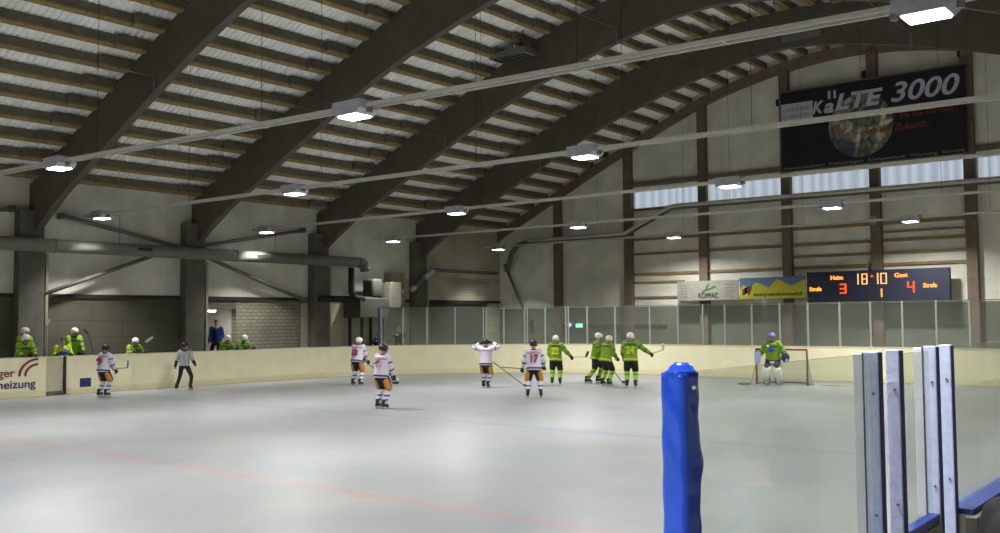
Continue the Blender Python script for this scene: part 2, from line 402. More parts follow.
WX = [(-11.25, -7.72), (-7.25, -3.6), (-3.15, .28), (.7, 4.02), (4.45, 8.1), (8.5, 12.1)]
for i, (x0, x1) in enumerate(WX):
    b = nb(); n = 44
    vs = [(x0+(x1-x0)*k/n, YE-.06-(.02 if k % 2 else 0)) for k in range(n+1)]
    lo = [b.verts.new((x, y, 7.78)) for x, y in vs]; hi = [b.verts.new((x, y, 8.62)) for x, y in vs]
    for k in range(n): b.faces.new((lo[k], lo[k+1], hi[k+1], hi[k]))
    wn = struct('window_%d' % (i+1), b, SHEET)
    sm = wn.modifiers.new('t', 'SOLIDIFY'); sm.thickness = .01
# rails of the end wall
trn = [3]
def rail(x0, x1, z, h=.09, dpt=.10, m=PURLIN, slope=0):
    b = nb(); bar(b, (x0, YE-dpt/2, z), (x1, YE-dpt/2, z+slope), dpt, h); struct('trim_%d' % trn[0], b, m); trn[0] += 1
rail(-11.35, 16, 8.95, .22, .16, ENDBEAM)
rail(-11.35, 16, 7.70, .10, .12, ENDBEAM)
rail(-11.35, 4.0, 6.22, .13); rail(-11.35, 4.0, 5.50, .12); rail(-3.3, 4.0, 4.98, .11); rail(-11.35, 4.0, 4.50, .12)
rail(-11.35, -8.6, 4.10, .08); rail(-11.35, -8.6, 3.36, .08); rail(.7, 4.0, 5.85, .08)
rail(-16.4, -9.6, 1.97, .10, .1, DARKSTEEL)

# ------------------------------------------------------------------ posts of the end wall
PXS = [-15.9, -11.58, -7.48, -3.4, .47, 4.15, 8.3, 12.4]
PLAB = ['brown timber wall post nearest the rink corner, low under the sloping roof', 'brown timber wall post at the start of the pale window band',
        'brown timber wall post behind the grey sponsor banner', 'brown timber wall post beside the dark globe banner edge and yellow banner',
        'brown timber wall post rising behind the middle of the scoreboard', 'brown timber wall post just past the scoreboard end',
        'brown timber wall post out beyond the scoreboard side', 'last brown timber wall post of the far wall']
for x, l in zip(PXS, PLAB):
    b = nb(); box(b, x-.21, x+.21, YE-.30, YE, -.02, ztop(x)-.34, .02)
    o = tag(obj('wall_post', b, POSTW), l, 'post', 'timber posts of the far wall')

# ------------------------------------------------------------------ arches
ALAB = {25.4: 'brown laminated timber roof arch nearest the far wall, grey plate at its crown', 19.: 'brown laminated timber roof arch, second from the far wall',
        12.6: 'brown laminated timber roof arch springing from the column by the lit doorway', 6.2: 'brown laminated timber roof arch springing above the players bench',
        31.8: 'slim brown timber arch lying against the far wall', -.2: 'brown laminated timber roof arch above the camera side of the rink'}
def arch(Y, end=False):
    k = .55 if end else 1
    t = thing('roof_arch', ALAB[round(Y, 1)], 'roof arch', (AX, Y, 0), 0, 'laminated roof arches')
    b = nb(); n = 60
    xs = [XL+.42+(XR-XL-.84)*i/n for i in range(n+1)]
    up = [(XL-.1, ztop(XL-.1))]+[(x, ztop(x)) for x in xs]+[(XR+.1, ztop(XR+.1))]
    lowf = (lambda x: ztop(x)-.45) if end else zlow
    lo = [(x, lowf(x)) for x in xs]
    if not end:
        lo = [(XL+.42, 6.2)]+lo[0:] + [(XR-.42, 6.2)]; lo = [(XL-.1, 6.2)]+lo+[(XR+.1, 6.2)]
    else: lo = [(XL-.1, ztop(XL-.1)-.6)]+lo+[(XR+.1, ztop(XR+.1)-.6)]
    poly = [(x-AX, z) for x, z in up+lo[::-1]]
    prism(b, poly, 1, -.13 if not end else -.1, .13 if not end else .1)
    bmesh.ops.triangulate(b, faces=[f for f in b.faces if len(f.verts) > 4])
    obj('beam', b, GLULAM if not end else ENDBEAM, t)
    if not end:
        for bx in (-11.6, -3.5, 4.5, 12.6):
            zz = zlow(bx+AX)
            b = nb(); box(b, bx-.03, bx+.03, -.19, -.13, zz-.1, zz+.42); br = obj('bracket', b, STEEL, t)
            b = nb(); tube(b, [(bx, -.16, zz+.4), (bx, -3.2, zz+.35), (bx, -6.2, zz+.4)], .012, 5); obj('cable', b, STEEL, br)
    return t
for Y in ARCH_Y[:6]: arch(Y, Y > 31)
for Y in ARCH_Y[:6]: pass
b = nb(); box(b, -.76, .74, 25.16, 25.26, 12.72, 13.26, .01)
for hx, hz in ((-.2, 12.95), (.3, 13.05), (0, 13.15)): box(b, hx-.04, hx+.04, 25.13, 25.17, hz-.03, hz+.03)
tag(obj('metal_plate', b, STEEL), 'grey metal plate bolted on the crown of the last inner arch', 'plate')
b = nb(); box(b, -.76, .74, 18.76, 18.86, 12.72, 13.26, .01)
tag(obj('metal_plate', b, STEEL), 'grey metal plate at the crown of the second arch, cut by the picture top', 'plate')
t = thing('roof_heater', 'grey grated unit fixed under the roof deck near an arch', 'heater', (-8.3, 18.3, 12.15))
b = nb(); box(b, -.85, .85, -.35, .35, -.12, .12, .02); u = obj('casing', b, STEEL, t); 
for k in range(6):
    b = nb(); box(b, -.72+.26*k, -.60+.26*k, -.30, .30, -.15, -.12); obj('grille_slot', b, DARKSTEEL, t)
b = nb(); tube(b, [(0, 0, .1), (0, 0, .75)], .02); obj('hanger', b, STEEL, t)
b = nb(); tube(b, [(.5, 0, .1), (.5, 0, .9)], .02); obj('hanger', b, STEEL, t)

# ------------------------------------------------------------------ columns of the side wall
CLAB = {6.2: 'grey concrete column behind the home bench players', 12.6: 'grey concrete column beside the lit doorway', 19.: 'grey concrete column between the brick panel and the pale wall',
        25.4: 'grey concrete column by the rink corner', 31.8: None, -.2: 'grey concrete column out of the bench end'}
for Y in (-.2, 6.2, 12.6, 19., 25.4):
    t = thing('concrete_column', CLAB[Y], 'column', (XL+.1, Y-.2, 0), 0, 'concrete columns of the bench side wall')
    b = nb(); box(b, -.1, .32, -.42, .42, -.02, 6.2, .015); obj('shaft', b, CONC, t)
    b = nb(); box(b, .1, .3, .50, .60, 1.2, 4.7, .01); obj('downpipe', b, mat('pale_pipe', (150, 148, 128), .6), t)
    b = nb(); box(b, -.02, .26, .42, .50, 0, 4.9, .01); obj('steel_strip', b, mat('grey_green_strip', (104, 102, 88), .7), t)
# braces on the side wall
BR = [((7.09, 6.08), (11.9, 5.2), 'steel brace falling from the first column head'), ((6.4, 3.3), (10.9, 4.95), 'steel brace rising from the foot of the first panel'),
      ((12.5, 5.3), (17.9, 6.3), 'steel brace rising to the third column head'), ((12.9, 4.9), (18.0, 3.2), 'steel brace crossing the panel above the brick infill'),
      ((0.6, 5.3), (5.4, 6.2), 'steel brace beside the picture edge, upper')]
for (y0, z0), (y1, z1), l in BR:
    b = nb(); tube(b, [(XL+.35, y0, z0), (XL+.35, y1, z1)], .075, 10)
    for yy, zz in ((y0, z0), (y1, z1)): box(b, XL+.0, XL+.4, yy-.05, yy+.05, zz-.1, zz+.1)
    tag(obj('wall_brace', b, STEEL, None, True), l, 'brace', 'diagonal wall braces')

b = nb(); tube(b, [(-19.35, YE-.3, 5.25), (-17.75, YE-.3, 2.2)], .08, 10)
for xx, zz in ((-19.35, 5.25), (-17.75, 2.2)): box(b, xx-.06, xx+.06, YE-.35, YE, zz-.1, zz+.1)
tag(obj('wall_brace', b, STEEL, None, True), 'steel brace on the far wall dropping behind the corner glass', 'brace', 'diagonal wall braces')
# ------------------------------------------------------------------ ducts
t = thing('ventilation_duct', 'long round grey duct running along the bench side wall', 'duct', (XL+.75, 0, 4.98))
b = nb(); tube(b, [(0, -20, 0), (0, 20.6, 0)], .23, 20); obj('pipe', b, DUCT, t, True)
for yy in (-2, 4.2, 6.6, 10.2, 14.0, 17.4):
    b = nb(); tube(b, [(0, yy-.04, 0), (0, yy+.04, 0)], .245, 20); obj('collar', b, DUCT, t, True)
for yy in (9.9, 15.2):
    b = nb(); box(b, .16, .245, yy-.28, yy+.28, -.02, .09); obj('outlet', b, DARKSTEEL, t)
b = nb(); tube(b, [(0, 20.6, 0), (0, 20.95, -.02), (0, 21.12, -.16), (0, 21.15, -.4)], [.235, .25, .25, .24], 16); obj('elbow', b, mat('dull_elbow', (96, 94, 82), .8), t, True)
for yy in (2, 9, 16):
    b = nb(); tube(b, [(0, yy, .2), (0, yy, 1.25), (-.7, yy, 1.25)], .012, 5); obj('hanger', b, STEEL, t)
t = thing('air_handling_unit', 'dark ventilation machine under the duct end on the side wall', 'machine', (XL+.7, 21.3, 0))
b = nb(); box(b, -.6, .5, -.9, .9, 2.45, 3.35, .03); obj('casing', b, mat('dark_grey_casing', (70, 70, 62), .7), t)
b = nb(); box(b, -.5, .55, .95, 1.7, 2.9, 4.1, .03); obj('filter_box', b, mat('grey_casing', (112, 110, 96), .7), t)
b = nb(); tube(b, [(.35, -1.3, 4.7), (.35, -1.3, 3.6), (.35, -1.1, 3.35), (.4, -.6, 3.3)], .14, 12); obj('black_hose', b, BLACK, t, True)
b = nb(); tube(b, [(.1, -2.9, 3.30), (.3, 0, 3.28), (.3, 1.3, 3.24)], .14, 12); obj('black_pipe', b, BLACK, t, True)
b = nb(); box(b, -.3, .42, -.05, .65, 3.37, 4.25, .12); obj('fan_housing', b, mat('dark_grey_casing', (70, 70, 62)), t, True)
b = nb(); box(b, -.5, -.4, -.7, -.6, 0, 2.45); box(b, .3, .4, -.7, -.6, 0, 2.45); box(b, -.5, -.4, .6, .7, 0, 2.45); box(b, .3, .4, .6, .7, 0, 2.45); obj('stand', b, DARKSTEEL, t)
t = thing('wall_cabinet', 'pale control cabinet hanging between the machine and the corner column', 'cabinet', (XL, 23.6, 3.9))
b = nb(); box(b, 0, .45, -.55, .45, -.7, .7, .02); obj('case', b, mat('pale_case', (140, 138, 116), .7), t)
b = nb(); box(b, .45, .47, .0, .35, -.25, -.1); obj('display', b, WHITE, t)
t = thing('heating_pipe', 'pipe with bright bent sleeve running to the hall corner', 'pipe', (XL+.6, 24.9+.6, 4.85))
b = nb(); tube(b, [(.05, -1.1, -1.0), (.05, -.15, -.35), (.05, .45, -.02), (.05, 5.4, -.05)], .10, 10); obj('pipe', b, STEEL, t, True)
b = nb(); tube(b, [(.05, -.3, -.45), (.05, -.1, -.32), (.05, .35, -.06)], .12, 10); obj('sleeve', b, mat('bright_sleeve', (206, 206, 196), .4, .3), t, True)
b = nb(); tube(b, [(.05, -1.2, -1.07), (.05, -.98, -.92)], .12, 10); obj('joint', b, mat('bright_sleeve', (206, 206, 196)), t, True)
for yy in (.8, 2.6, 4.6):
    b = nb(); box(b, -.56, .04, yy-.02, yy+.02, -.02, .03); obj('bracket', b, STEEL, t)
t = thing('end_wall_duct', 'long pipe across the far wall stepping up below the window band', 'pipe', (0, YE-.62, 0))
b = nb(); tube(b, [(-19.0, 0, 4.9), (-18.6, 0, 5.9), (-18.2, 0, 6.3), (-17.4, 0, 6.42), (-11.6, 0, 6.42), (-9.0, 0, 7.58), (-8.6, 0, 7.62), (16, 0, 7.5)], .14, 12); obj('pipe', b, mat('mid_grey_pipe', (96, 96, 90), .7), t, True)
b = nb(); tube(b, [(-17.4, -.16, 6.5), (-11.5, -.16, 6.5), (-8.95, -.16, 7.62), (-8.6, -.16, 7.66), (16, -.16, 7.52)], .09, 8); obj('cable_pipe', b, mat('pale_conduit', (200, 198, 186), .5), t, True)
for xx in (-15.9, -11.6, -7.48, -3.4, .47, 4.15):
    zz = 6.42 if xx < -11 else 7.55
    b = nb(); box(b, xx-.04, xx+.04, -.05, .33, zz+.12, zz+.2); obj('clip', b, STEEL, t)

# ------------------------------------------------------------------ cable trays and lamps
LAMPE = bpy.data.materials.new('lamp_glow'); LAMPE.use_nodes = True
bs = LAMPE.node_tree.nodes['Principled BSDF']; bs.inputs['Emission Color'].default_value = (.93, .97, 1, 1); bs.inputs['Emission Strength'].default_value = 14
ROWS = [28.75, 22.05, 14.9, 8.2, 1.9, -5., -11.8, -18.6, -25.4]
SLOPE = [-.02, .02, .0, .028, .06, 0, 0, 0, 0]
RN = ['on the tray closest to the far wall', 'on the second tray from the far wall', 'on the third tray from the far wall', 'on the fourth tray from the far wall', 'on the tray crossing the picture top']
CXR = [[-17.8, -7.5, 2.7, 12.4], [-18.0, -7.9, 2.1, 11.8], [-18.5, -8.2, 1.8, 11.4], [-18.3, -8.3, 1.4, 11.2], [-18.6, -8.5, .95, 10.35]]
CXS = [-18.1, -8.1, 1.6, 10.6]
CN = ['over the bench side', 'second from the bench side', 'third from the bench side', 'over the stand side']
TZ = 6.075
lampd = bpy.data.lights.new('lamp_light', 'AREA'); lampd.shape = 'RECTANGLE'; lampd.size = .55; lampd.size_y = .34; lampd.energy = LAMP_W; lampd.color = (1., .995, .965); lampd.spread = radians(152)
proto = None
lampd_dim = lampd.copy(); lampd_dim.energy = LAMP_W*.42; lampd_dim.spread = radians(96)
def lamp(label, loc, dim=False):
    global proto
    if proto is None:
        t = thing('hall_lamp', label, 'lamp', loc, 0, 'hall lamps under the cable trays', .87)
        b = nb(); 
        q = [(-.40, .16), (-.40, -.02), (-.30, -.12), (.30, -.12), (.40, -.02), (.40, .16)]
        A = [b.verts.new((x, -.26, z)) for x, z in q]; B = [b.verts.new((x, .26, z)) for x, z in q]
        for k in range(6):
            if k != 2: b.faces.new((A[k], A[(k+1) % 6], B[(k+1) % 6], B[k]))
        b.faces.new(A[::-1]); b.faces.new(B)
        A2 = [b.verts.new((x, y, -.12)) for x, y in ((-.3, -.26), (.3, -.26), (.3, .26), (-.3, .26))]
        A3 = [b.verts.new((x, y, -.115)) for x, y in ((-.27, -.2), (.27, -.2), (.27, .2), (-.27, .2))]
        for k in range(4): b.faces.new((A2[k], A2[(k+1) % 4], A3[(k+1) % 4], A3[k]))
        h = obj('housing', b, LAMPBODY, t)
        b = nb(); box(b, -.275, .275, -.21, .21, -.15, -.117, .012); obj('diffuser', b, LAMPE, t)
        b = nb(); box(b, -.48, -.39, -.04, .04, -.10, .0); obj('mount', b, STEEL, t); b = nb(); box(b, .39, .48, -.04, .04, -.10, .0); obj('mount', b, STEEL, t)
        lo = bpy.data.objects.new('lamp_light', lampd_dim if dim else lampd); C.objects.link(lo); lo.parent = t; lo.location = (0, 0, -.165)
        proto = t; return t
    r = proto.copy(); C.objects.link(r); r.location = loc; r['label'] = label
    for ch in proto.children:
        c = ch.copy(); C.objects.link(c); c.parent = r
        if ch.type == 'LIGHT': c.data = lampd_dim if dim else lampd
    return r
for i, Y in enumerate(ROWS):
    vis = i < 5
    if vis:
        t = thing('cable_tray', {0: 'thin cable tray hanging closest to the far wall', 1: 'pale cable tray hanging second from the far wall', 2: 'pale cable tray passing in front of the dark globe banner foot',
             3: 'pale cable tray passing across the globe of the dark banner', 4: 'large pale cable tray crossing the roof arches at the picture top'}[i], 'cable tray', (0, Y, TZ), math.atan(SLOPE[i]), 'cable trays hung across the rink')
        lx = sorted(CXR[i][k]+[0, 0, .1, .2, 0][i] for k in range(4)); cuts = [-19.2]+[v for q in lx for v in (q-.36, q+.36)]+[17.5]
        for c0, c1 in zip(cuts[::2], cuts[1::2]):
            for s in (-1, 1):
                b = nb(); box(b, c0, c1, s*.09-.014, s*.09+.014, -.035, .035); obj('side_rail', b, TRAY, t)
            b = nb(); tube(b, [(c0, -.02, 0), ((c0+c1)/2, -.02, -.005), (c1, -.02, 0)], .025, 6); obj('cable', b, mat('dark_cable', (60, 60, 58)), t)
        xx = -18.6
        while xx < 17.4:
            b = nb(); box(b, xx, xx+.03, -.09, .09, -.025, -.012); obj('rung', b, TRAY, t); xx += 2.4
        for wx in (-13.1, -7.0, -1.5, 5.5, 12.2):
            b = nb(); tube(b, [(wx, 0, .05), (wx, 0, ztop(wx)-TZ+.3)], .006, 5); obj('hanger_wire', b, DARKSTEEL, t)
    for j, X in enumerate(CXR[i] if vis else CXS):
        lamp('glowing hall lamp %s, %s' % (RN[i], CN[j]) if vis else 'glowing hall lamp hidden behind the camera side', (X+[0, 0, .1, .2, 0][i] if vis else X, Y+SLOPE[i]*X, 6.03), j == 0)

# ------------------------------------------------------------------ fluorescent tube over the doorway
t = thing('ceiling_tube_light', 'short white glowing strip light in the doorway behind the coach', 'strip light', (XL-.12, 13.22, 2.78))
b = nb(); box(b, -.04, .04, -.5, .5, -.0, .05); obj('holder', b, WHITE, t)
b = nb(); tube(b, [(0, -.48, -.03), (0, .48, -.03)], .028, 8); obj('tube', b, LAMPE, t)
tl = bpy.data.lights.new('tube_light', 'AREA'); tl.shape = 'RECTANGLE'; tl.size = .06; tl.size_y = .9; tl.energy = 26; tl.color = (1, .97, .9)
lo = bpy.data.objects.new('tube_light', tl); C.objects.link(lo); lo.parent = t; lo.location = (0, 0, -.07)
# ------------------------------------------------------------------ dasher boards
BH = 1.25
def path_pts(kind, n=28):
    if kind == 'corner': return [(-6.8+10.5*cos(radians(180-90*i/n)), 15.2+10.5*sin(radians(180-90*i/n))) for i in range(n+1)]
    if kind == 'corner_r': return [(5+7*cos(radians(90-90*i/n)), 18.7+7*sin(radians(90-90*i/n))) for i in range(n+1)]
def wall_strip(bm, pts, z0, z1, th, side=1, inset=0):
    """strip of thickness th standing on the outer side of a path"""
    P = [Vector((x, y, 0)) for x, y in pts]; A = []
    for i, p in enumerate(P):
        d = (P[min(i+1, len(P)-1)]-P[max(i-1, 0)]).normalized(); nrm = Vector((-d.y, d.x, 0))*side
        A.append([bm.verts.new(p+nrm*o+Vector((0, 0, z))) for o, z in ((inset, z0), (inset+th, z0), (inset+th, z1), (inset, z1))])
    for a, c in zip(A, A[1:]):
        for k in range(4): bm.faces.new((a[k], a[(k+1) % 4], c[(k+1) % 4], c[k]))
    bm.faces.new(A[0][::-1]); bm.faces.new(A[-1])
def boards(label, pts, cap=BOARD, capm=None):
    t = thing('dasher_board', label, 'rink boards', (pts[0][0], pts[0][1], 0), 0, 'rink boards')
    o = t.location; q = [(x-o[0], y-o[1]) for x, y in pts]
    b = nb(); wall_strip(b, q, 0.0, BH-.03, .09); obj('panel', b, BOARD, t, False)
    b = nb(); wall_strip(b, q, .0, .2, .016, 1, -.016); obj('kick_plate', b, BOARDLOW, t)
    b = nb(); wall_strip(b, q, BH-.03, BH, .13, 1, -.02); obj('top_rail', b, capm or mat('cream_rail', (222, 220, 190), .35), t)
    return t
ad = boards('pale rink board with red arcs and blue lettering beside the bench gate', [(-17.3, -10), (-17.3, 5.44)])
boards('long pale rink board below the leaning bench players', [(-17.3, 6.12), (-17.3, 15.2)])
boards('curved pale rink boards of the far corner', path_pts('corner'))
boards('straight pale rink boards behind the goal', [(-6.8, 25.7), (5, 25.7)])
boards('curved pale rink boards of the far corner on the stand side', path_pts('corner_r'))
# bench gate
t = thing('bench_gate', 'greyish board gate with dark edge post in front of the bench', 'gate', (-17.3, 5.44, 0))
b = nb(); box(b, -.14, -.07, .01, .60, .12, BH-.03, .01); obj('leaf', b, BOARDDOOR, t)
b = nb(); box(b, -.16, -.02, .60, .68, 0, BH, .01); obj('edge_post', b, mat('dark_brown_post', (52, 44, 44), .6), t)
b = nb(); box(b, -.15, 0.0, 0, .60, 0, .12); obj('sill', b, mat('sill', (120, 112, 84)), t)
b = nb(); box(b, -.15, -.04, 0, .60, BH-.04, BH); obj('top_rail', b, mat('cream_rail', (222, 220, 190)), t)
b = nb(); box(b, -17.315, -17.285, 6.57, 6.95, .21, .50, .004); tag(obj('board_sticker', b, mat('navy_vinyl', (38, 50, 112), .5)), 'small dark blue square panel low on the boards', 'sticker')
# advert on the board
RED = mat('dark_red_print', (126, 42, 44), .5); NAVY = mat('navy_print', (44, 54, 120), .5)
adt = thing('board_advert', 'board advert with dark red arcs over blue word ending', 'advert', (-17.28, 4.4, 0))
RX = (radians(90), 0, radians(90))
text('lettering', 'ger', RED, (0, -.46, .66), RX, .36, adt, .52, bold=.004)
text('lettering', 'heizung', NAVY, (0, -.46, .30), RX, .36, adt, 1.17, bold=.004)
for r in (.62, .44):
    b = nb(); n = 14; ar = [(.78-r*cos(pi/2*i/n), .66+r*.9*sin(pi/2*i/n)) for i in range(n+1)]; ai = [(.78-(r-.075)*cos(pi/2*i/n), .66+(r-.075)*.9*sin(pi/2*i/n)) for i in range(n+1)]
    A = [b.verts.new((0, y, z)) for y, z in ar]; B = [b.verts.new((0, y, z)) for y, z in ai]
    A2 = [b.verts.new((.004, y, z)) for y, z in ar]; B2 = [b.verts.new((.004, y, z)) for y, z in ai]
    for k in range(n):
        b.faces.new((A2[k], A2[k+1], B2[k+1], B2[k])); b.faces.new((A[k], A[k+1], A2[k+1], A2[k])); b.faces.new((B[k], B[k+1], B2[k+1], B2[k]))
    obj('arc', b, RED, adt)

# ------------------------------------------------------------------ shield glass at the far end
GP = [(-16.46, 19.32), (-15.98, 20.29), (-15.42, 21.19), (-14.65, 22.17), (-13.77, 23.05), (-13.08, 23.62), (-12.32, 24.13), (-11.53, 24.57), (-10.7, 24.95), (-9.8, 25.26), (-8.57, 25.55), (-6.96, 25.7),
      (-5.65, 25.7), (-4.53, 25.7), (-3.58, 25.7), (-2.45, 25.7), (-1.32, 25.7), (-.23, 25.7), (.96, 25.7), (2.07, 25.7), (3.17, 25.7), (4.29, 25.7), (5.37, 25.6), (6.5, 25.4)]
DOUBLE = {4, 6, 8}
ORD = ['first', 'second', 'third', 'fourth', 'fifth', 'sixth', 'seventh', 'eighth', 'ninth', 'tenth', 'eleventh', 'twelfth', 'thirteenth', 'fourteenth', 'fifteenth', 'sixteenth', 'seventeenth', 'eighteenth', 'nineteenth', 'twentieth', 'twenty-first', 'twenty-second', 'twenty-third']
for i in range(len(GP)-1):
    (x0, y0), (x1, y1) = GP[i], GP[i+1]; dx, dy = x1-x0, y1-y0; Lg = sqrt(dx*dx+dy*dy); a = atan2(dy, dx)
    t = thing('rink_shield', 'clear shield glass panel above the far boards, %s counted from the blue-edged post' % ORD[i], 'glass panel', (x0, y0, BH), a, 'shield glass panels above the far boards')
    b = nb(); box(b, .03, Lg-.03, .03, .045, .0, 1.60); obj('pane', b, GLASS, t)
    b = nb(); box(b, -.03, .03, .0, .07, .0, 1.62, .006); obj('post', b, ALUPOST if i else mat('blue_post', (52, 62, 150), .5), t)
    if i in DOUBLE or i == 0:
        b = nb(); box(b, .09, .14, .0, .07, .0, 1.62, .006); obj('post', b, ALUPOST, t)
    b = nb(); box(b, 0, Lg, .02, .055, 1.6, 1.625); obj('top_trim', b, mat('dim_trim', (110, 112, 100), .5), t)

# ------------------------------------------------------------------ stand side boards, posts, glass and gate
def zt_near(y): return 2.17
t = boards('pale rink boards with blue cap below the near shield glass, seen from behind', [(12., 18.7), (12., -3.61)][::1], capm=BLUERAIL)
b = nb(); box(b, .09, .15, -22.4, -10, BH-.14, BH-.03); obj('rear_rail', b, ALUDARK, t)
for k in range(8):
    b = nb(); yy = -22.3+k*1.4; box(b, .09, .15, yy, yy+.10, 0, BH-.14); obj('rear_stud', b, ALU, t)
boards('pale rink boards below the blue padded post, mostly under the picture', [(12., -4.96), (12., -30)], capm=BLUERAIL)
def metal_post(y0, label, flange):
    t = thing('glass_post', label, 'post', (12, y0, 0), 0, 'metal posts of the near gate')
    b = nb(); box(b, -.033, .035, 0, .05, -.02, 2.175, .005); obj('profile', b, ALU, t)
    b = nb(); box(b, .035, .040, .004, .052, -.02, 2.17, .001); obj('edge_strip', b, mat('blue_black_edge', (34, 44, 110), .5), t)
    if flange:  # whitish strip and dark seal on the rink side of the profile
        b = nb(); box(b, -.085, -.036, .005, .04, BH, 2.165, .004); obj('pale_strip', b, mat('pale_strip_colour', (226, 226, 236), .4), t)
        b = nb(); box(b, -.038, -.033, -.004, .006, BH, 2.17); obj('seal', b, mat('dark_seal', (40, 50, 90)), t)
    for zz in (1.42, 1.98):
        b = nb(); tube(b, [(.01, -.001, zz), (.01, -.005, zz)], .007, 8); obj('bolt', b, STEEL, t)
    return t
metal_post(-4.94, 'blue-grey metal post with pale strip, first past the blue padded post', True)
metal_post(-4.62, 'blue-grey metal post on the hinge side of the narrow gate', False)
metal_post(-3.97, 'blue-grey metal post with pale strip on the latch side of the gate', True)
metal_post(-3.67, 'blue-grey metal post holding the last near glass pane', False)
t = thing('rink_gate', 'narrow glazed gate with blue rail between two metal post pairs', 'gate', (12, -4.56, 0))
b = nb(); box(b, -.01, .005, .0, .56, 1.28, 2.15); obj('pane', b, GLASS, t)
b = nb(); box(b, -.02, .04, .0, .56, 1.235, 1.28, .004); obj('blue_rail', b, BLUERAIL, t)
b = nb(); box(b, -.02, .05, .0, .56, 1.14, 1.235, .004); obj('lower_rail', b, mat('grey_rail', (150, 148, 132), .5, .3), t)
b = nb(); box(b, -.02, .02, .0, .56, .06, 1.14, .004); obj('leaf', b, BOARD, t)
b = nb(); box(b, -.008, .007, -1.78, -.05, 0, .91); o = tag(obj('rink_shield', b, GLASS), 'large clear glass pane between blue padded post and first metal post', 'glass pane', 'near shield glass panes'); o.location = (12, -4.9, BH+.005)
b = nb(); box(b, -.008, .007, -.12, 1.85, 0, .91); o = tag(obj('rink_shield', b, GLASS), 'clear glass pane standing on the blue capped board beside the dark jacket', 'glass pane', 'near shield glass panes'); o.location = (12, -3.48, BH+.005)
b = nb(); box(b, -.008, .007, 0, 1.85, 0, .91); o = tag(obj('rink_shield', b, GLASS), 'clear glass pane at the picture edge beyond the dark jacket', 'glass pane', 'near shield glass panes'); o.location = (12, -1.6, BH+.005)

# blue padded post: wrinkled vinyl sleeve with folded cap
t = thing('padded_post', 'blue vinyl padded post standing nearest the camera', 'padded post', (12.0, -6.78, 0))
b = nb(); n = 60; seg = 28
rings = []
random.seed(3)
for i in range(n+1):
    z = 1.26+(2.165-1.26)*i/n; ring = []
    for k in range(seg):
        a = 2*pi*k/seg; c, s = cos(a), sin(a); p = 8
        r = .0475/((abs(c)**p+abs(s)**p)**(1/p))
        side = max(0, cos(a-.55))**3
        r += side*(.004*sin(z*14+.5)+.003*sin(z*27+1)+.0016*sin(z*61))*(1 if z > 1.3 else .5)
        r += .0012*sin(z*40+a*3)
        ring.append(b.verts.new((r*c, r*s, z)))
    rings.append(ring)
for p, q in zip(rings, rings[1:]):
    for k in range(seg): b.faces.new((p[k], p[(k+1) % seg], q[(k+1) % seg], q[k]))
b.faces.new(rings[0][::-1]); b.faces.new(rings[-1])
sl = obj('sleeve', b, BLUEPAD, t, True); sl.rotation_euler = (0, 0, radians(-8))
b = nb()
prof = [(.049, 2.162), (.053, 2.168), (.045, 2.172), (.036, 2.186), (.020, 2.197), (.0, 2.200)]
rr = []
for r, z in prof[:-1]:
    rr.append([b.verts.new((r*cos(2*pi*k/20)*(1+.03*sin(2*pi*k/20))+.004, r*sin(2*pi*k/20), z+(.001*sin(3*2*pi*k/20) if z > 2.17 else 0))) for k in range(20)])
for p, q in zip(rr, rr[1:]):
    for k in range(20): b.faces.new((p[k], p[(k+1) % 20], q[(k+1) % 20], q[k]))
b.faces.new(rr[-1]); b.faces.new(rr[0][::-1]); cp = obj('cap', b, BLUEPAD, t, True)
b = nb(); tube(b, [(.056, -.02, 2.12), (.066, -.02, 2.12)], .006, 8); obj('snap', b, WHITE, t, True)
b = nb(); box(b, -.04, .04, -.04, .04, 0, 1.3); obj('core', b, STEEL, t)

# ------------------------------------------------------------------ banners and scoreboard
RX0 = (radians(90), 0, 0)
BANM = mat('black_banner', (27, 27, 32), .55, noise=.15, nscale=1)
t = thing('globe_banner', 'large black banner with globe and grey slanted headline high on the wall', 'banner', (.37, 31.42, 8.77))
b = nb(); box(b, -3.8, 3.8, -.02, .02, 0, 3.52); obj('sheet', b, BANM, t)
b = nb(); box(b, -3.85, 3.85, -.03, .03, -.06, .0); box(b, -3.85, 3.85, -.03, .03, 3.52, 3.57); obj('batten', b, ENDBEAM, t)
for xx in (-3.8, -1.9, 0., 1.9, 3.8):
    b = nb(); box(b, xx-.02, xx+.02, 0, .17, 3.5, 3.56); obj('fixing', b, STEEL, t)
gm = bpy.data.materials.new('printed_globe'); gm.use_nodes = True; N = gm.node_tree.nodes; L = gm.node_tree.links; bs = N['Principled BSDF']; bs.inputs['Roughness'].default_value = .6
tc = N.new('ShaderNodeTexCoord'); nz = N.new('ShaderNodeTexNoise'); nz.inputs['Scale'].default_value = 1.7; nz.inputs['Detail'].default_value = 7; nz.inputs['Distortion'].default_value = 1.2; L.new(tc.outputs['Object'], nz.inputs['Vector'])
cr = N.new('ShaderNodeValToRGB'); e = cr.color_ramp.elements; e[0].position = .34; e[0].color = lin((60, 70, 84))+(1,); e[1].position = .68; e[1].color = lin((222, 218, 202))+(1,)
for ps, c in ((.44, (84, 92, 100)), (.49, (140, 132, 104)), (.54, (120, 108, 84)), (.59, (176, 172, 156))):
    q = e.new(ps); q.color = lin(c)+(1,)
L.new(nz.outputs['Fac'], cr.inputs['Fac']); L.new(cr.outputs[0], bs.inputs['Base Color'])
b = nb(); A = [b.verts.new((1.34*cos(2*pi*k/40), 0, 1.34*sin(2*pi*k/40))) for k in range(40)]; B = [b.verts.new((v.co.x, .01, v.co.z)) for v in A]
b.faces.new(A); b.faces.new(B[::-1])
for k in range(40): b.faces.new((A[k], A[(k+1) % 40], B[(k+1) % 40], B[k]))
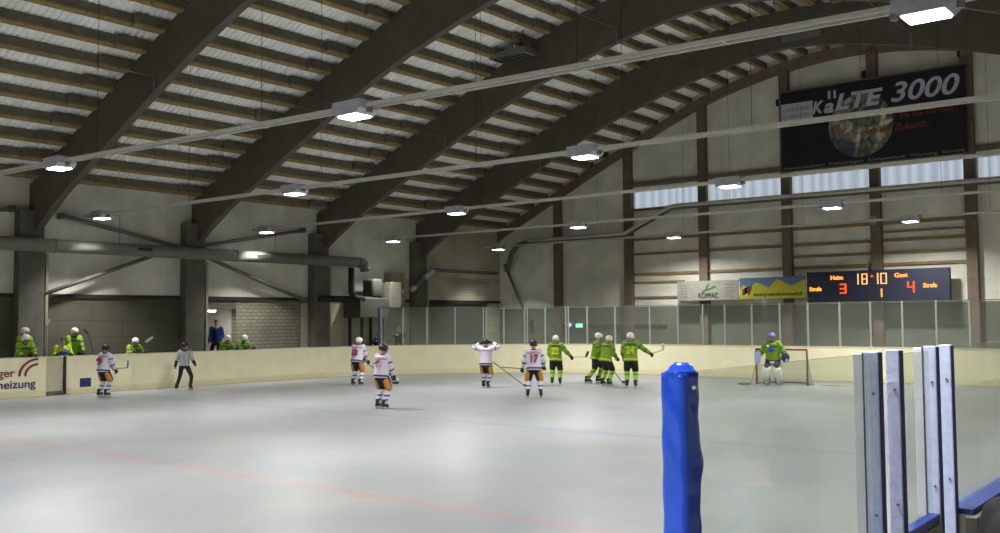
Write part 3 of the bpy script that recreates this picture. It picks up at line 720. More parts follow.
g = obj('globe_print', b, gm, t); g.location = (-.33, -.035, 1.62)
LET = mat('grey_lettering', (200, 204, 218), .6); ORG = mat('orange_print', (128, 56, 40), .6)
text('headline', 'K', LET, (-2.36, -.045, 2.40), RX0, .72, t, .50, shear=.25, bold=.025)
text('headline', 'a', LET, (-1.86, -.045, 2.36), RX0, .80, t, .44, shear=.25, bold=.025)
for xx in (-1.66, -1.42):
    b = nb(); box(b, xx, xx+.10, -.05, -.03, 2.93, 3.28); obj('headline_dot', b, LET, t)
text('headline', 'LTE', LET, (-1.36, -.045, 2.42), RX0, .93, t, 2.0, shear=.25, bold=.03)
text('headline', '3000', LET, (.95, -.045, 2.42), RX0, 1.12, t, 2.65, shear=.25, bold=.018)
text('slogan', 'Ihr Eis Sie für mit', ORG, (.75, -.045, 1.72), RX0, .30, t, 2.6, bold=.006)
text('slogan', 'unsere Zukunft.', ORG, (-.1, -.045, 1.22), RX0, .38, t, 2.5, bold=.006)
b = nb(); box(b, -3.78, -2.35, -.035, -.015, 2.22, 2.98); lb = obj('white_label', b, mat('pale_label', (196, 196, 206), .6), t)
text('label_lines', 'KÄLTETECHNIK', mat('faded_red', (170, 110, 112)), (-3.68, -.045, 2.62), RX0, .22, lb, 1.2)
text('label_lines', 'EIS UND KLIMA', mat('faded_red', (170, 110, 112)), (-3.68, -.045, 2.34), RX0, .22, lb, 1.2)
text('small_print', 'Kunsteisbahnen  Kälteanlagen  Klimatechnik  Wartung  Service', mat('pale_print', (150, 150, 156)), (-3.7, -.045, .06), RX0, .17, t, 7.4)
# grey sponsor banner
t = thing('sponsor_banner', 'faded grey banner with a dark word under a green sprig', 'banner', (-7.0, 31.05, 3.14))
GB = mat('grey_banner', (128, 128, 116), .7)
b = nb(); box(b, -1.55, 1.55, -.012, .012, 0, .9); obj('sheet', b, GB, t)
text('word', 'KOPPAC', mat('dark_green_print', (40, 48, 40)), (-.45, -.02, .1), RX0, .32, t, 1.0, bold=.01)
b = nb()
for k, (sx, sz, a) in enumerate(((-.15, .42, .5), (.1, .5, .25), (.3, .58, .35), (.0, .62, 1.1))):
    ell(b, (sx, -.015, sz), .19, .004, .05, Matrix.Rotation(-a, 3, 'Y'), 10, 6)
obj('sprig', b, mat('green_print', (52, 88, 48)), t)
for xx in (-1.3, 1.0):
    b = nb()
    for k in range(5): box(b, xx-.1, xx+.28, -.018, -.012, .15+.13*k, .19+.13*k)
    obj('small_print', b, mat('faint_print', (104, 104, 96)), t)
b = nb(); box(b, -1.55, -1.5, 0, .84, .86, .9); box(b, 1.5, 1.55, 0, .84, .86, .9); obj('tie', b, STEEL, t)
# yellow banner
t = thing('mountain_banner', 'yellow banner with mountain outline, blue sky and small brown animal', 'banner', (-3.86, 31.05, 3.14))
b = nb(); box(b, -1.52, 1.5, -.012, .012, 0, .96); obj('sheet', b, mat('blue_sky_print', (78, 98, 136), .7), t)
b = nb(); prism(b, [(-1.52, .02), (1.5, .02), (1.5, .78), (1.38, .80), (1.1, .66), (.85, .55), (.45, .78), (.2, .86), (-.15, .5), (-.5, .66), (-.75, .74), (-1.1, .5), (-1.35, .66), (-1.52, .45)], 1, -.018, -.012); obj('mountain_print', b, mat('yellow_print', (160, 158, 26), .7), t)
b = nb()
for q in ([(-1.42, .18), (-1.3, .2), (-1.28, .42), (-1.15, .46), (-1.02, .58), (-.93, .6), (-.98, .42), (-1.06, .2), (-1.16, .18), (-1.12, .34), (-1.25, .32), (-1.3, .5), (-1.4, .42)],): prism(b, q, 1, -.024, -.018)
obj('animal_print', b, mat('brown_print', (92, 44, 34)), t)
text('web_address', 'www.getraenk-bernoch.fr', mat('brown_dark_print', (70, 62, 30)), (-.9, -.022, .14), RX0, .22, t, 2.3, bold=.006)
b = nb(); box(b, -1.5, -1.46, 0, .84, .9, .94); box(b, 1.4, 1.44, 0, .84, .9, .94); obj('tie', b, STEEL, t)
# scoreboard
t = thing('scoreboard', 'dark blue scoreboard with glowing orange digits on the far wall', 'scoreboard', (.58, 31.1, 2.92))
b = nb(); box(b, -2.87, 2.87, -.08, .15, 0, 1.33, .01); obj('case', b, mat('navy_case', (30, 34, 54), .6, noise=.06), t)
b = nb()
b.free()
for xx in (-2.5, -.05, 2.5):
    b = nb(); box(b, xx-.03, xx+.03, .15, .75 if abs(xx) > 1 else .46, 1.0, 1.06); obj('bracket', b, STEEL, t)
OR = mat('orange_led', (60, 20, 5), .5, emit=(255, 150, 60), es=2.2); RD = mat('red_led', (60, 10, 5), .5, emit=(255, 66, 20), es=2.4); AM = mat('amber_led', (60, 30, 5), .5, emit=(255, 190, 110), es=1.4)
SEG = {'0': 'abcdef', '1': 'bc', '3': 'abcdg', '4': 'bcfg', '8': 'abcdefg'}
def digit(ch, x, z, w, h, m, th=.05):
    b = nb()
    S = {'a': (x, x+w, z+h-th, z+h), 'd': (x, x+w, z, z+th), 'g': (x, x+w, z+h/2-th/2, z+h/2+th/2), 'b': (x+w-th, x+w, z+h/2, z+h), 'c': (x+w-th, x+w, z, z+h/2), 'f': (x, x+th, z+h/2, z+h), 'e': (x, x+th, z, z+h/2)}
    for s in SEG[ch]:
        x0, x1, z0, z1 = S[s]; box(b, x0, x1, -.10, -.08, z0+.004, z1-.004)
    obj('digit', b, m, t)
digit('1', -.88, .74, .22, .46, AM); digit('8', -.54, .74, .24, .46, AM); digit('1', .02, .74, .12, .46, AM); digit('0', .22, .74, .26, .46, AM)
b = nb(); tube(b, [(-.12, -.08, 1.08), (-.12, -.1, 1.08)], .045, 8); obj('dot', b, RD, t)
digit('1', .12, .20, .16, .36, OR); digit('3', -1.45, .38, .27, .42, RD, .06); digit('4', 1.27, .36, .28, .46, RD, .06)
for s, x, z in (('Heim', -1.83, .98), ('Gast', .78, 1.0), ('Strafe', -2.75, .52), ('Strafe', 1.88, .56)):
    text('caption', s, OR, (x, -.095, z), RX0, .24, t, .52, bold=.006, ext=.01)
# exit sign and small bluish glowing disc near the far corner
t = thing('exit_sign', 'small glowing green exit sign behind the corner glass', 'exit sign', (-14.62, YE-.16, 1.98))
b = nb(); box(b, -.2, .2, -.02, .04, -.1, .1, .01); obj('box', b, mat('green_sign', (60, 160, 110), .5, emit=(150, 240, 200), es=1.6), t)
b = nb(); box(b, -.02, .02, .04, .16, -.02, .02); obj('bracket', b, STEEL, t)
t = thing('bluish_glow', 'small bluish round glow behind the corner glass', 'wall lamp', (-15.2, YE-.2, 2.02))
b = nb(); tube(b, [(0, .2, 0), (0, .02, 0)], .09, 12); obj('housing', b, STEEL, t)
b = nb(); ell(b, (0, 0, 0), .13, .05, .11); obj('lens', b, mat('blue_glow', (90, 100, 160), .5, emit=(150, 165, 255), es=2.2), t, True)
t = thing('wall_clock', 'small round pale clock face on the post above the scoreboard', 'clock', (.38, YE-.32, 6.35))
b = nb(); tube(b, [(0, .02, 0), (0, -.05, 0)], .2, 20); obj('case', b, mat('pale_clock', (150, 148, 128), .6), t)
b = nb(); box(b, -.01, .01, -.06, -.05, 0, .13); box(b, 0, .09, -.06, -.05, -.01, .01); obj('hand', b, BLACK, t)
for x, z in ((-3.65, 11.95), (.16, 12.6), (3.95, 12.85)):
    t = thing('wall_speaker', 'small black loudspeaker beside a wall post, %s' % {-3.65: 'above the banner corner near the pale label', .16: 'above the middle of the globe banner', 3.95: 'above the banner end with the digits'}[x], 'loudspeaker', (x, YE-.18, z-.0), 0, 'small black speakers on the far wall')
    b = nb(); box(b, -.1, .1, -.1, .1, -.15, .15, .02); obj('case', b, BLACK, t)
    b = nb(); box(b, -.02, .02, .1, .2, -.02, .02); obj('bracket', b, STEEL, t)

# ------------------------------------------------------------------ goal
t = thing('hockey_goal', 'red framed hockey goal with sagging white net', 'goal', (0, 22.64, 0))
REDP = mat('red_paint', (112, 38, 44), .4)
for s in (-1, 1):
    b = nb(); tube(b, [(s*.915, 0, 0), (s*.915, 0, 1.22)], .035, 10); obj('goal_post', b, REDP, t, True)
b = nb(); tube(b, [(-.93, 0, 1.22), (.93, 0, 1.22)], .035, 10); obj('crossbar', b, REDP, t, True)
base = [(-.915, 0), (-.93, .45), (-.75, .85), (-.35, 1.08), (0, 1.1), (.35, 1.08), (.75, .85), (.93, .45), (.915, 0)]
b = nb(); tube(b, [(x, y, .03) for x, y in base], .03, 8); obj('base_frame', b, mat('grey_white_frame', (150, 148, 132), .5), t, True)
b = nb(); tube(b, [(-.9, 0, 1.2), (-.7, .4, 1.2), (0, .5, 1.2), (.7, .4, 1.2), (.9, 0, 1.2)], .02, 8); obj('top_frame', b, REDP, t, True)
b = nb()
topc = [(-.9, 0), (-.85, .2), (-.7, .4), (-.35, .47), (0, .5), (.35, .47), (.7, .4), (.85, .2), (.9, 0)]
cols = 36; rows = 16
def cl(pts, u):
    f = u*(len(pts)-1); i = min(int(f), len(pts)-2); r = f-i; return (pts[i][0]*(1-r)+pts[i+1][0]*r, pts[i][1]*(1-r)+pts[i+1][1]*r)
G = []
for j in range(rows+1):
    v = j/rows; row = []
    for i in range(cols+1):
        u = i/cols; p = cl(topc, u); q = cl(base, u); sag = .06*sin(pi*v)
        row.append(b.verts.new((p[0]*(1-v)+q[0]*v, p[1]*(1-v)+q[1]*v-sag*.6, 1.2*(1-v)+.04*v)))
    G.append(row)
for r0, r1 in zip(G, G[1:]):
    for i in range(cols): b.faces.new((r0[i], r0[i+1], r1[i+1], r1[i]))
net = obj('net', b, mat('net_cord', (190, 190, 170), .9), t); wf = net.modifiers.new('w', 'WIREFRAME'); wf.thickness = .013
#FIGURES
# ------------------------------------------------------------------ people
GREEN = mat('lime_green_jersey', (118, 150, 30), .8, noise=.10, nscale=8); GREEND = mat('dark_green_jersey', (48, 92, 34), .8)
YEL = mat('yellow_print_jersey', (196, 200, 50), .8); WJ = mat('white_jersey', (206, 200, 216), .8, noise=.06, nscale=8)
MAROON = mat('maroon_print', (140, 60, 80), .8); NAVYJ = mat('navy_stripe', (52, 52, 84), .8); PBLK = mat('black_hockey_pants', (26, 27, 36), .8)
ORP = mat('orange_panel', (196, 132, 62), .8); BOOT = mat('black_boot', (26, 26, 28), .5); BLADE = mat('skate_blade', (170, 172, 176), .3, .7)
GLV = mat('dark_glove', (36, 36, 44), .7); SHAFT = mat('dark_stick', (62, 60, 56), .5); YSHAFT = mat('yellow_stick', (176, 172, 60), .5); TAPE = mat('white_tape', (206, 206, 196), .7)
CAGE = mat('face_cage', (120, 122, 128), .4, .6); BHEL = mat('black_helmet', (24, 24, 30), .35); BLUEJ = mat('blue_jacket', (28, 62, 150), .7, noise=.1); HAIR = mat('dark_hair', (52, 40, 34), .8)
WSOCK = banded('white_socks_blue_bands', [(.22, (205, 205, 216)), (.27, (52, 60, 120)), (.34, (210, 210, 220)), (.39, (52, 60, 120)), (2, (208, 206, 218))])
GSOCK = banded('lime_socks', [(.20, (150, 186, 40)), (.25, (60, 110, 40)), (.40, (150, 186, 40)), (.44, (60, 110, 40)), (2, (140, 180, 40))])
REFM = wave_mat('referee_stripes', (60, 60, 66), (214, 214, 222), 7.5, 'X')
NETW = WHITE
def ik(a, b, l1, l2, pole):
    a, b = Vector(a), Vector(b); d = b-a; L = min(d.length, l1+l2-.004); d.normalize(); b = a+d*L
    x = (l1*l1-l2*l2+L*L)/(2*L); h = sqrt(max(0, l1*l1-x*x)); p = Vector(pole); p = (p-d*p.dot(d)).normalized()
    return a+d*x+p*h, b
def figure(label, cat, group, loc, heading, H, ph=.97, lean=6, tilt=0, feet=((-.17, .02), (.17, -.02)), toes=(10, -10), hands=((-.3, .35, 1.0), (.3, .35, 1.0)), look=(0, -5),
           kit='white', helmet='white', number=None, stick=None, name='hockey_player', seated=False, helm=True, elbow=(-.3, -.6)):
    t = thing(name, label, cat, loc, radians(heading), group, H/1.85)
    P = Vector((0, 0, ph)); l = radians(lean); tl = radians(tilt); S = Vector((sin(tl), sin(l), cos(l)*cos(tl))).normalized()
    hunch = Vector((0, sin(l*1.15), cos(l*1.15)))
    CH = P+S*.36; NK = P+S*.53; SL = NK-S*.05+Vector((-.185, 0, 0)); SR = NK-S*.05+Vector((.185, 0, 0))
    HD = NK+Vector((sin(tl)*.5, sin(l*.6)+.12, cos(l*.6))).normalized()*(.165 if helm else .18)
    hips = [P+Vector((s*.10, 0, -.05)) for s in (-1, 1)]
    kn = []; an = []
    for s, (fx, fy) in zip((0, 1), feet):
        k, a = ik(hips[s], (fx, fy-.03, .15), .44, .42, (.12*(1 if s else -1), 1, .25)); kn.append(k); an.append(a)
    el = []; wr = []
    for s, (sh, hd) in enumerate(((SL, hands[0]), (SR, hands[1]))):
        e, wv_ = ik(sh, hd, .29, .27, ((elbow[0] if not s else -elbow[0])*1.0, elbow[1], -.5)); el.append(e); wr.append(wv_)
    yaw, pit = radians(look[0]), radians(look[1]); RH = Matrix.Rotation(yaw, 3, 'Z') @ Matrix.Rotation(pit, 3, 'X')
    # body: one continuous surface with nose, ears, hands
    b = nb()
    loft(b, [(P-S*.10, .13, .10, S), (P, .155, .115, S), (P+S*.15, .14, .10, S), (P+S*.32, .165, .11, S), (P+S*.45, .165, .10, S), (NK, .07, .06, S)])
    capsule(b, NK-S*.03, HD-Vector((0, .0, .06)), .058, .052)
    ell(b, HD, .076, .096, .115, RH); ell(b, HD+RH @ Vector((0, .02, -.06)), .055, .07, .06, RH)
    ell(b, HD+RH @ Vector((0, .098, -.015)), .016, .024, .026, RH)
    for s in (-1, 1): ell(b, HD+RH @ Vector((s*.08, -.005, -.01)), .014, .024, .034, RH)
    for s in (0, 1):
        sg = 1 if s else -1; sh = (SL, SR)[s]
        capsule(b, sh, el[s], .055, .042); capsule(b, el[s], wr[s], .042, .028)
        capsule(b, hips[s], kn[s], .085, .058); capsule(b, kn[s], an[s], .056, .038); capsule(b, an[s]-Vector((0, .0, .04)), an[s]+Vector((sin(radians(-toes[s]))*.09, cos(radians(toes[s]))*.09, -.055)), .030, .022)
        dh = (wr[s]-el[s]).normalized(); capsule(b, wr[s], wr[s]+dh*.07, .034, .036)
    baked('body', b, SKIN, t, .018, 3)
    # face details
    if not (helm and kit == 'goalie'):
        for s in (-1, 1):
            b = nb(); ell(b, HD+RH @ Vector((s*.03, .086, .02)), .011, .009, .008, RH, 8, 6); obj('eye', b, BLACK, t, True)
        b = nb(); ell(b, HD+RH @ Vector((0, .088, -.058)), .024, .008, .006, RH, 8, 6); obj('mouth', b, mat('lips', (150, 84, 76)), t, True)
    # clothing
    top = {'white': WJ, 'green': GREEN, 'goalie': GREEN, 'ref': REFM, 'blue': BLUEJ, 'dark': DARK, 'lime': mat('lime_shirt', (150, 178, 30), .8)}[kit]
    bulk = {'white': 1.2, 'green': 1.2, 'goalie': 1.28, 'ref': .98, 'blue': 1.08, 'dark': 1.1, 'lime': 1.15}[kit]
    b = nb(); q = bulk
    hem = P-S*(.12 if kit in ('white', 'green', 'goalie', 'lime') else .06)
    loft(b, [(hem, .205*q, .16*q, S), (P+S*.02, .19*q, .15*q, S), (P+S*.2, .185*q, .145*q, S), (P+S*.36, .205*q, .15*q, S), (P+S*.46, .20*q, .13*q, S), (P+S*.52, .12*q, .09*q, S)])
    for s in (0, 1):
        sh = (SL, SR)[s]; capsule(b, sh, el[s], .088*q, .072*q); capsule(b, el[s], wr[s]-(wr[s]-el[s])*.12, .070*q, .055*q)
    j = baked('jersey' if kit in ('white', 'green', 'goalie', 'ref', 'lime') else 'jacket', b, top, t, .02, 5)
    # shoulder yoke / stripes
    if kit in ('white', 'green', 'goalie'):
        m = {'white': NAVYJ, 'green': GREEND, 'goalie': GREEND}[kit]
        for s in (0, 1):
            b = nb(); sh = (SL, SR)[s]; d = (el[s]-sh).normalized(); c = sh+d*.16; tube(b, [c-d*.02, c+d*.02], .083*q, 14); obj('sleeve_stripe', b, m, t, True); b = nb()
            e = el[s]+(wr[s]-el[s])*.3; d = (wr[s]-el[s]).normalized(); tube(b, [e-d*.02, e+d*.02], .073*q, 14)
            obj('sleeve_stripe', b, m, t, True)
        b = nb(); c = P-S*.06; loft(b, [(c-S*.025, .206*q, .162*q, S), (c+S*.025, .202*q, .160*q, S)], seg=24); obj('hem_stripe', b, m if kit != 'green' else YEL, t, True)
        b = nb(); c = P+S*.43; loft(b, [(c-S*.04, .212*q, .150*q, S), (c, .212*q, .145*q, S), (c+S*.05, .17*q, .12*q, S)], seg=24)
        obj('yoke', b, {'white': mat('pink_red_yoke', (190, 140, 158), .8), 'green': GREEND, 'goalie': GREEND}[kit], t, True)
    if number:
        rot = (radians(90)-l, 0, 0)
        for k, sgn in (('number', -1),):
            c = P+S*.16+Vector((0, -.162*q*cos(l)-.034, .0))
            text(k, number, MAROON if kit == 'white' else YEL, c, (radians(90)-l, 0, 0), .33, t, .26, bold=.014, align='CENTER', ext=.012)
    pm = {'white': PBLK, 'green': PBLK, 'goalie': PBLK, 'lime': PBLK, 'ref': PBLK, 'blue': DARK, 'dark': DARK}[kit]
    hockey = kit in ('white', 'green', 'goalie', 'lime')
    b = nb(); hr = .135 if hockey else .098; kr = .115 if hockey else .072
    loft(b, [(P-S*.14, .18, .14, S), (P-S*.02, .185, .145, S), (P+S*.06, .16, .125, S)])
    for s in (0, 1):
        end = kn[s] if hockey else an[s]-Vector((0, 0, .02))
        if hockey: capsule(b, hips[s], hips[s]+(kn[s]-hips[s])*.82, hr, kr)
        else: capsule(b, hips[s], kn[s], hr, kr); capsule(b, kn[s], end, kr, .062)
    baked('trousers', b, pm, t, .02, 4)
    if kit == 'white':
        for s in (0, 1):
            sg = 1 if s else -1; a = hips[s]+(kn[s]-hips[s])*.35; c = hips[s]+(kn[s]-hips[s])*.86
            b = nb(); capsule(b, a+Vector((sg*.05, -.055, 0)), c+Vector((sg*.045, -.045, 0)), .088, .090, 12, 4); obj('orange_panel', b, ORP, t, True)
    if hockey and kit != 'goalie':
        for s in (0, 1):
            b = nb(); capsule(b, kn[s]+(hips[s]-kn[s]).normalized()*.03, an[s]+Vector((0, 0, .02)), .092, .066, 14); obj('sock', b, WSOCK if kit == 'white' else GSOCK, t, True)
    if kit == 'goalie':
        for s in (0, 1):
            a = kn[s]+(hips[s]-kn[s])*.5; dz = an[s]-Vector((0, 0, .10)); d = (dz-a).normalized(); f = Vector((0, 1, 0))
            b = nb(); loft(b, [(a+f*.05, .13, .05, -d), (kn[s]+f*.09, .14, .07, -d), ((kn[s]+an[s])/2+f*.07, .125, .06, -d), (dz+f*.10, .12, .06, -d)], seg=14); pd = obj('leg_pad', b, WHITE, t, True)
            b = nb()
            for sx in (-.085, .085): bar(b, a+f*.11+Vector((sx, 0, 0)), dz+f*.16+Vector((sx, 0, 0)), .035, .03)
            obj('pad_stripe', b, mat('dark_pad_stripe', (58, 56, 84), .7), pd)
    # skates or shoes
    for s in (0, 1):
        a = an[s]; R = Matrix.Rotation(radians(toes[s]), 3, 'Z')
        def W(x, y, z): return Vector((a.x, a.y, 0))+R @ Vector((x, y, 0))+Vector((0, 0, z+(a.z-.15)))
        b = nb(); loft(b, [(W(0, .03, .065), (.052), .148, (0, 0, 1)), (W(0, .03, .10), .055, .145, (0, 0, 1)), (W(0, .005, .135), .055, .11, (0, 0, 1)), (W(0, -.02, .19), .058, .075, (0, 0, 1)), (W(0, -.025, .26), .062, .075, (0, 0, 1))], seg=14)
        bt = obj('skate_boot' if name in ('hockey_player', 'goalkeeper', 'referee') else 'shoe', b, BOOT, t, True)
        if name in ('hockey_player', 'goalkeeper', 'referee'):
            b = nb(); prism(b, [(-.13, .0), (.14, .0), (.165, .018), (.13, .035), (.10, .07), (.05, .07), (.03, .035), (-.05, .035), (-.07, .07), (-.11, .07), (-.13, .035)], 0, -.004, .004)
            bmesh.ops.transform(b, matrix=Matrix.Translation(Vector((a.x, a.y, a.z-.15))+R @ Vector((0, .02, 0))) @ R.to_4x4(), verts=b.verts); obj('blade', b, BLADE, bt)
        else:
            b = nb(); vs = box(b, -.05, .05, -.11, .17, -.002, .065, .01); bmesh.ops.transform(b, matrix=Matrix.Translation(Vector((a.x, a.y, a.z-.15))) @ R.to_4x4(), verts=b.verts); obj('sole', b, BLACK, bt)
    # gloves: palm, four fingers and a thumb closed round the shaft
    gl = hockey
    for s in (0, 1):
        d = (wr[s]-el[s]).normalized(); sg = 1 if s else -1; u, v, _ = frame(d)
        b = nb(); g = 1.0 if gl else .62
        if gl: capsule(b, wr[s]-d*.07, wr[s]+d*.0, .062, .056, 12)
        c = wr[s]+d*.045*g
        capsule(b, wr[s]+d*.01, c+d*.03*g, .045*g, .050*g, 12)
        fu = u if abs(u.z) < abs(v.z) else v
        dn = d.cross(fu)
        if dn.z > 0: dn = -dn
        for k in range(4):
            o = c+d*.04*g+fu*(-.045+.030*k)*g; ln = (.052, .06, .057, .045)[k]*g
            k1 = o+d*ln*.6+dn*.012; k2 = k1+dn*ln*.9+d*.004; k3 = k2-d*ln*.6+dn*.004
            capsule(b, o, k1, .0155*g, .0150*g, 8, 3); capsule(b, k1, k2, .0150*g, .0140*g, 8, 3); capsule(b, k2, k3, .0140*g, .0125*g, 8, 3)
        o = c-d*.01*g+fu*.045*g*sg; k1 = o+fu*.03*g*sg+dn*.03*g; k2 = k1+d*.035*g+dn*.02*g-fu*.02*g*sg
        capsule(b, o, k1, .018*g, .016*g, 8, 3); capsule(b, k1, k2, .016*g, .013*g, 8, 3)
        obj('glove' if gl else 'hand', b, (GLV if kit != 'goalie' else WHITE) if gl else SKIN, t, True)
    if kit == 'lime':
        b = nb(); ell(b, P+S*.30+Vector((0, .150*q+.02, 0)), .15, .02, .06); obj('chest_emblem', b, mat('blue_print', (44, 70, 170), .7), t, True)
        b = nb(); ell(b, P+S*.42+Vector((-.12, .13*q+.03, 0)), .06, .02, .05); obj('shoulder_patch', b, WHITE, t, True)
    if kit == 'goalie':
        b = nb(); c = wr[1]; box(b, c.x-.10, c.x+.10, c.y+.05, c.y+.09, c.z-.20, c.z+.18, .015); obj('blocker', b, mat('blue_white_blocker', (170, 172, 214), .6), t)
        b = nb(); c = wr[0]+Vector((.02, .03, 0)); ell(b, c, .14, .06, .16); obj('catch_glove', b, mat('dark_blue_catcher', (44, 46, 76), .7), t, True)
        b = nb(); ell(b, P+S*.27+Vector((0, .150*q+.028, 0)), .10, .012, .07); obj('chest_emblem', b, mat('blue_print', (44, 70, 170), .7), t, True)
        b = nb(); ell(b, P+S*.40+Vector((.10, .13*q+.035, 0)), .05, .012, .04); obj('shoulder_patch', b, WHITE, t, True)
        b = nb(); loft(b, [(P-S*.16, .21*q, .166*q, S), (P-S*.09, .208*q, .163*q, S)], seg=24); obj('white_hem', b, WJ, t, True)
    # helmet / hair
    if helm:
        hm = {'white': WHITE, 'black': BHEL, 'goalie': mat('blue_grey_mask', (104, 110, 160), .4, noise=.3, nscale=12), 'offwhite': mat('ivory_helmet', (226, 224, 204), .4)}[helmet]
        b = nb(); vs = ell(b, (0, -.012, .036), .120, .148, .122, None, 20, 14)
        for v in vs:
            if v.co.z < -.0 and v.co.y > .03: v.co.z = max(v.co.z, .012)
            elif v.co.z < -.045: v.co.z = -.045
        bmesh.ops.transform(b, matrix=Matrix.Translation(HD) @ RH.to_4x4(), verts=b.verts); hl = obj('helmet', b, hm, t, True)
        for s in (-1, 1):
            b = nb(); ell(b, (s*.108, -.0, -.02), .014, .032, .042, None, 10, 8)
            bmesh.ops.transform(b, matrix=Matrix.Translation(HD) @ RH.to_4x4(), verts=b.verts); obj('ear_guard', b, hm, hl, True)
        b = nb()
        if kit == 'ref':
            box(b, -.07, .07, .105, .112, -.01, .03)
        else:
            for z in (-.08, -.05, -.02, .01):
                w_ = .075+.0*z; tube(b, [(-w_-.012, .03, z), (-w_*.7, .095, z), (0, .125, z-.002), (w_*.7, .095, z), (w_+.012, .03, z)], .004, 5)
            for x in (-.05, 0, .05): tube(b, [(x, .108, .03), (x, .118-abs(x)*.3, -.02), (x, .112-abs(x)*.3, -.085)], .004, 5)
        bmesh.ops.transform(b, matrix=Matrix.Translation(HD) @ RH.to_4x4(), verts=b.verts); obj('face_guard', b, CAGE, hl, True)
        b = nb(); loft(b, [(P+S*.50, .115, .095, S), (P+S*.565, .085, .08, S)]); obj('collar', b, GREEND if kit in ('green', 'goalie', 'lime') else NAVYJ, t, True)
    else:
        b = nb(); vs = ell(b, (0, -.016, .022), .086, .104, .108, None, 18, 12)
        for v in vs:
            if v.co.y > .02 and v.co.z < .045: v.co.z = .045
            if v.co.z < -.06: v.co.z = -.06
        bmesh.ops.transform(b, matrix=Matrix.Translation(HD) @ RH.to_4x4(), verts=b.verts); obj('hair', b, HAIR, t, True)
    if kit in ('ref',):
        b = nb(); c = P+S*.47; loft(b, [(c, .16, .12, S), (c+S*.08, .09, .08, S)]); obj('collar', b, BLACK, t, True)
        for s in (0, 1):
            b = nb(); capsule(b, el[s]+(wr[s]-el[s])*.25, wr[s], .066, .05); obj('cuff', b, BLACK, t, True)
    if kit == 'blue':
        b = nb(); loft(b, [(P-S*.02, .15, .188, S), (P+S*.2, .14, .180, S), (P+S*.4, .12, .186, S), (P+S*.5, .07, .13, S)]); obj('dark_vest', b, DARK, t, True)
        b = nb(); box(b, -.05, .0, .160, .176, P.z+.34, P.z+.37); obj('badge', b, WHITE, t)
    if stick:
        M = Matrix.Translation(Vector(loc)) @ Matrix.Rotation(radians(heading), 4, 'Z') @ Matrix.Scale(H/1.85, 4)
        s = stick; bm_l = s.get('butt'); tip = s['tip']
        A = M @ Vector(bm_l if bm_l else wr[s.get('hand', 1)]); B = M @ Vector(tip)
        make_stick(s['label'], A, B, M.to_3x3() @ Vector(s['blade']), s.get('mat', SHAFT), s.get('tape', GLV), s.get('width', .011))
    return t
def make_stick(label, A, B, bl, shaft=None, tape=None, wd=.011):
    A = Vector(A); B = Vector(B); bl = Vector(bl)
    t = thing('hockey_stick', label, 'hockey stick', tuple(A), 0, 'hockey sticks')
    b = nb(); bar(b, (0, 0, 0), B-A, .030, .022); obj('shaft', b, shaft or SHAFT, t)
    b = nb(); e = bl.normalized(); L = bl.length; d = (B-A).normalized(); n_ = d.cross(e).normalized(); up = e.cross(n_)
    pts = [(0, .035), (.06, .04), (L*.6, .042), (L*.9, .036), (L, .015)]
    F = []
    for sgn in (-1, 1):
        F.append([b.verts.new(B-A+e*p+up*h*hs+n_*(sgn*.006+.02*(p/L)**2)) for hs, rng in ((1, pts), (-1, pts[::-1])) for p, h in rng])
    n = len(F[0])
    for k in range(n): b.faces.new((F[0][k], F[0][(k+1) % n], F[1][(k+1) % n], F[1][k]))
    b.faces.new(F[0][::-1]); b.faces.new(F[1]); obj('blade', b, tape or GLV, t)
    b = nb(); d0 = (B-A).normalized(); bar(b, -d0*.02, d0*.10, .036, .028); obj('grip', b, TAPE, t)
    return t

WG, GG, BG = 'players in white jerseys on the ice', 'players in green jerseys on the ice', 'team members on the bench'
figure('player in white jersey and black helmet beside the bench gate, stick raised', 'person', WG, (-15.46, 6.37, 0), 12, 1.66, lean=8, feet=((-.14, .0), (.16, .04)), hands=((.12, .34, .98), (.36, .22, .93)), kit='white', helmet='black', number='9', look=(-20, -8),
       stick=dict(label='thin stick held out level by the player near the bench gate', butt=(.10, .30, .95), tip=(1.12, .05, 1.02), blade=(.08, -.02, .26), mat=mat('grey_stick', (120, 120, 112)), tape=mat('grey_tape', (120, 120, 110))))
figure('referee in striped shirt and black trousers skating along the boards', 'person', None, (-15.79, 9.48, 0), 38, 1.70, ph=.94, lean=6, feet=((-.28, .02), (.26, -.04)), toes=(25, -25), hands=((-.34, -.02, .86), (.34, .16, .95)), kit='ref', helmet='black', look=(-75, 0), name='referee')
figure('player in white jersey with white helmet gliding close to the boards', 'person', WG, (-12.39, 14.3, 0), 15, 1.78, lean=14, feet=((-.16, .02), (.2, -.06)), hands=((.05, .42, .95), (.30, .34, .86)), kit='white', helmet='white', number='8', look=(-25, -5),
       stick=dict(label='stick held low in front of the player with the white helmet', butt=(.05, .40, .92), tip=(.95, 1.0, .06), blade=(.22, .1, .0)))
figure('player in white jersey and black helmet standing alone nearest the camera', 'person', WG, (-5.13, 8.48, 0), 5, 1.74, lean=8, feet=((-.13, .05), (.18, -.04)), hands=((-.05, .40, 1.05), (.26, .28, .80)), kit='white', helmet='black', number='6', look=(-15, -12),
       stick=dict(label='stick held across the front by the lone player in white', butt=(.32, .36, .80), tip=(-.62, .70, 1.06), blade=(-.2, .05, .10)))
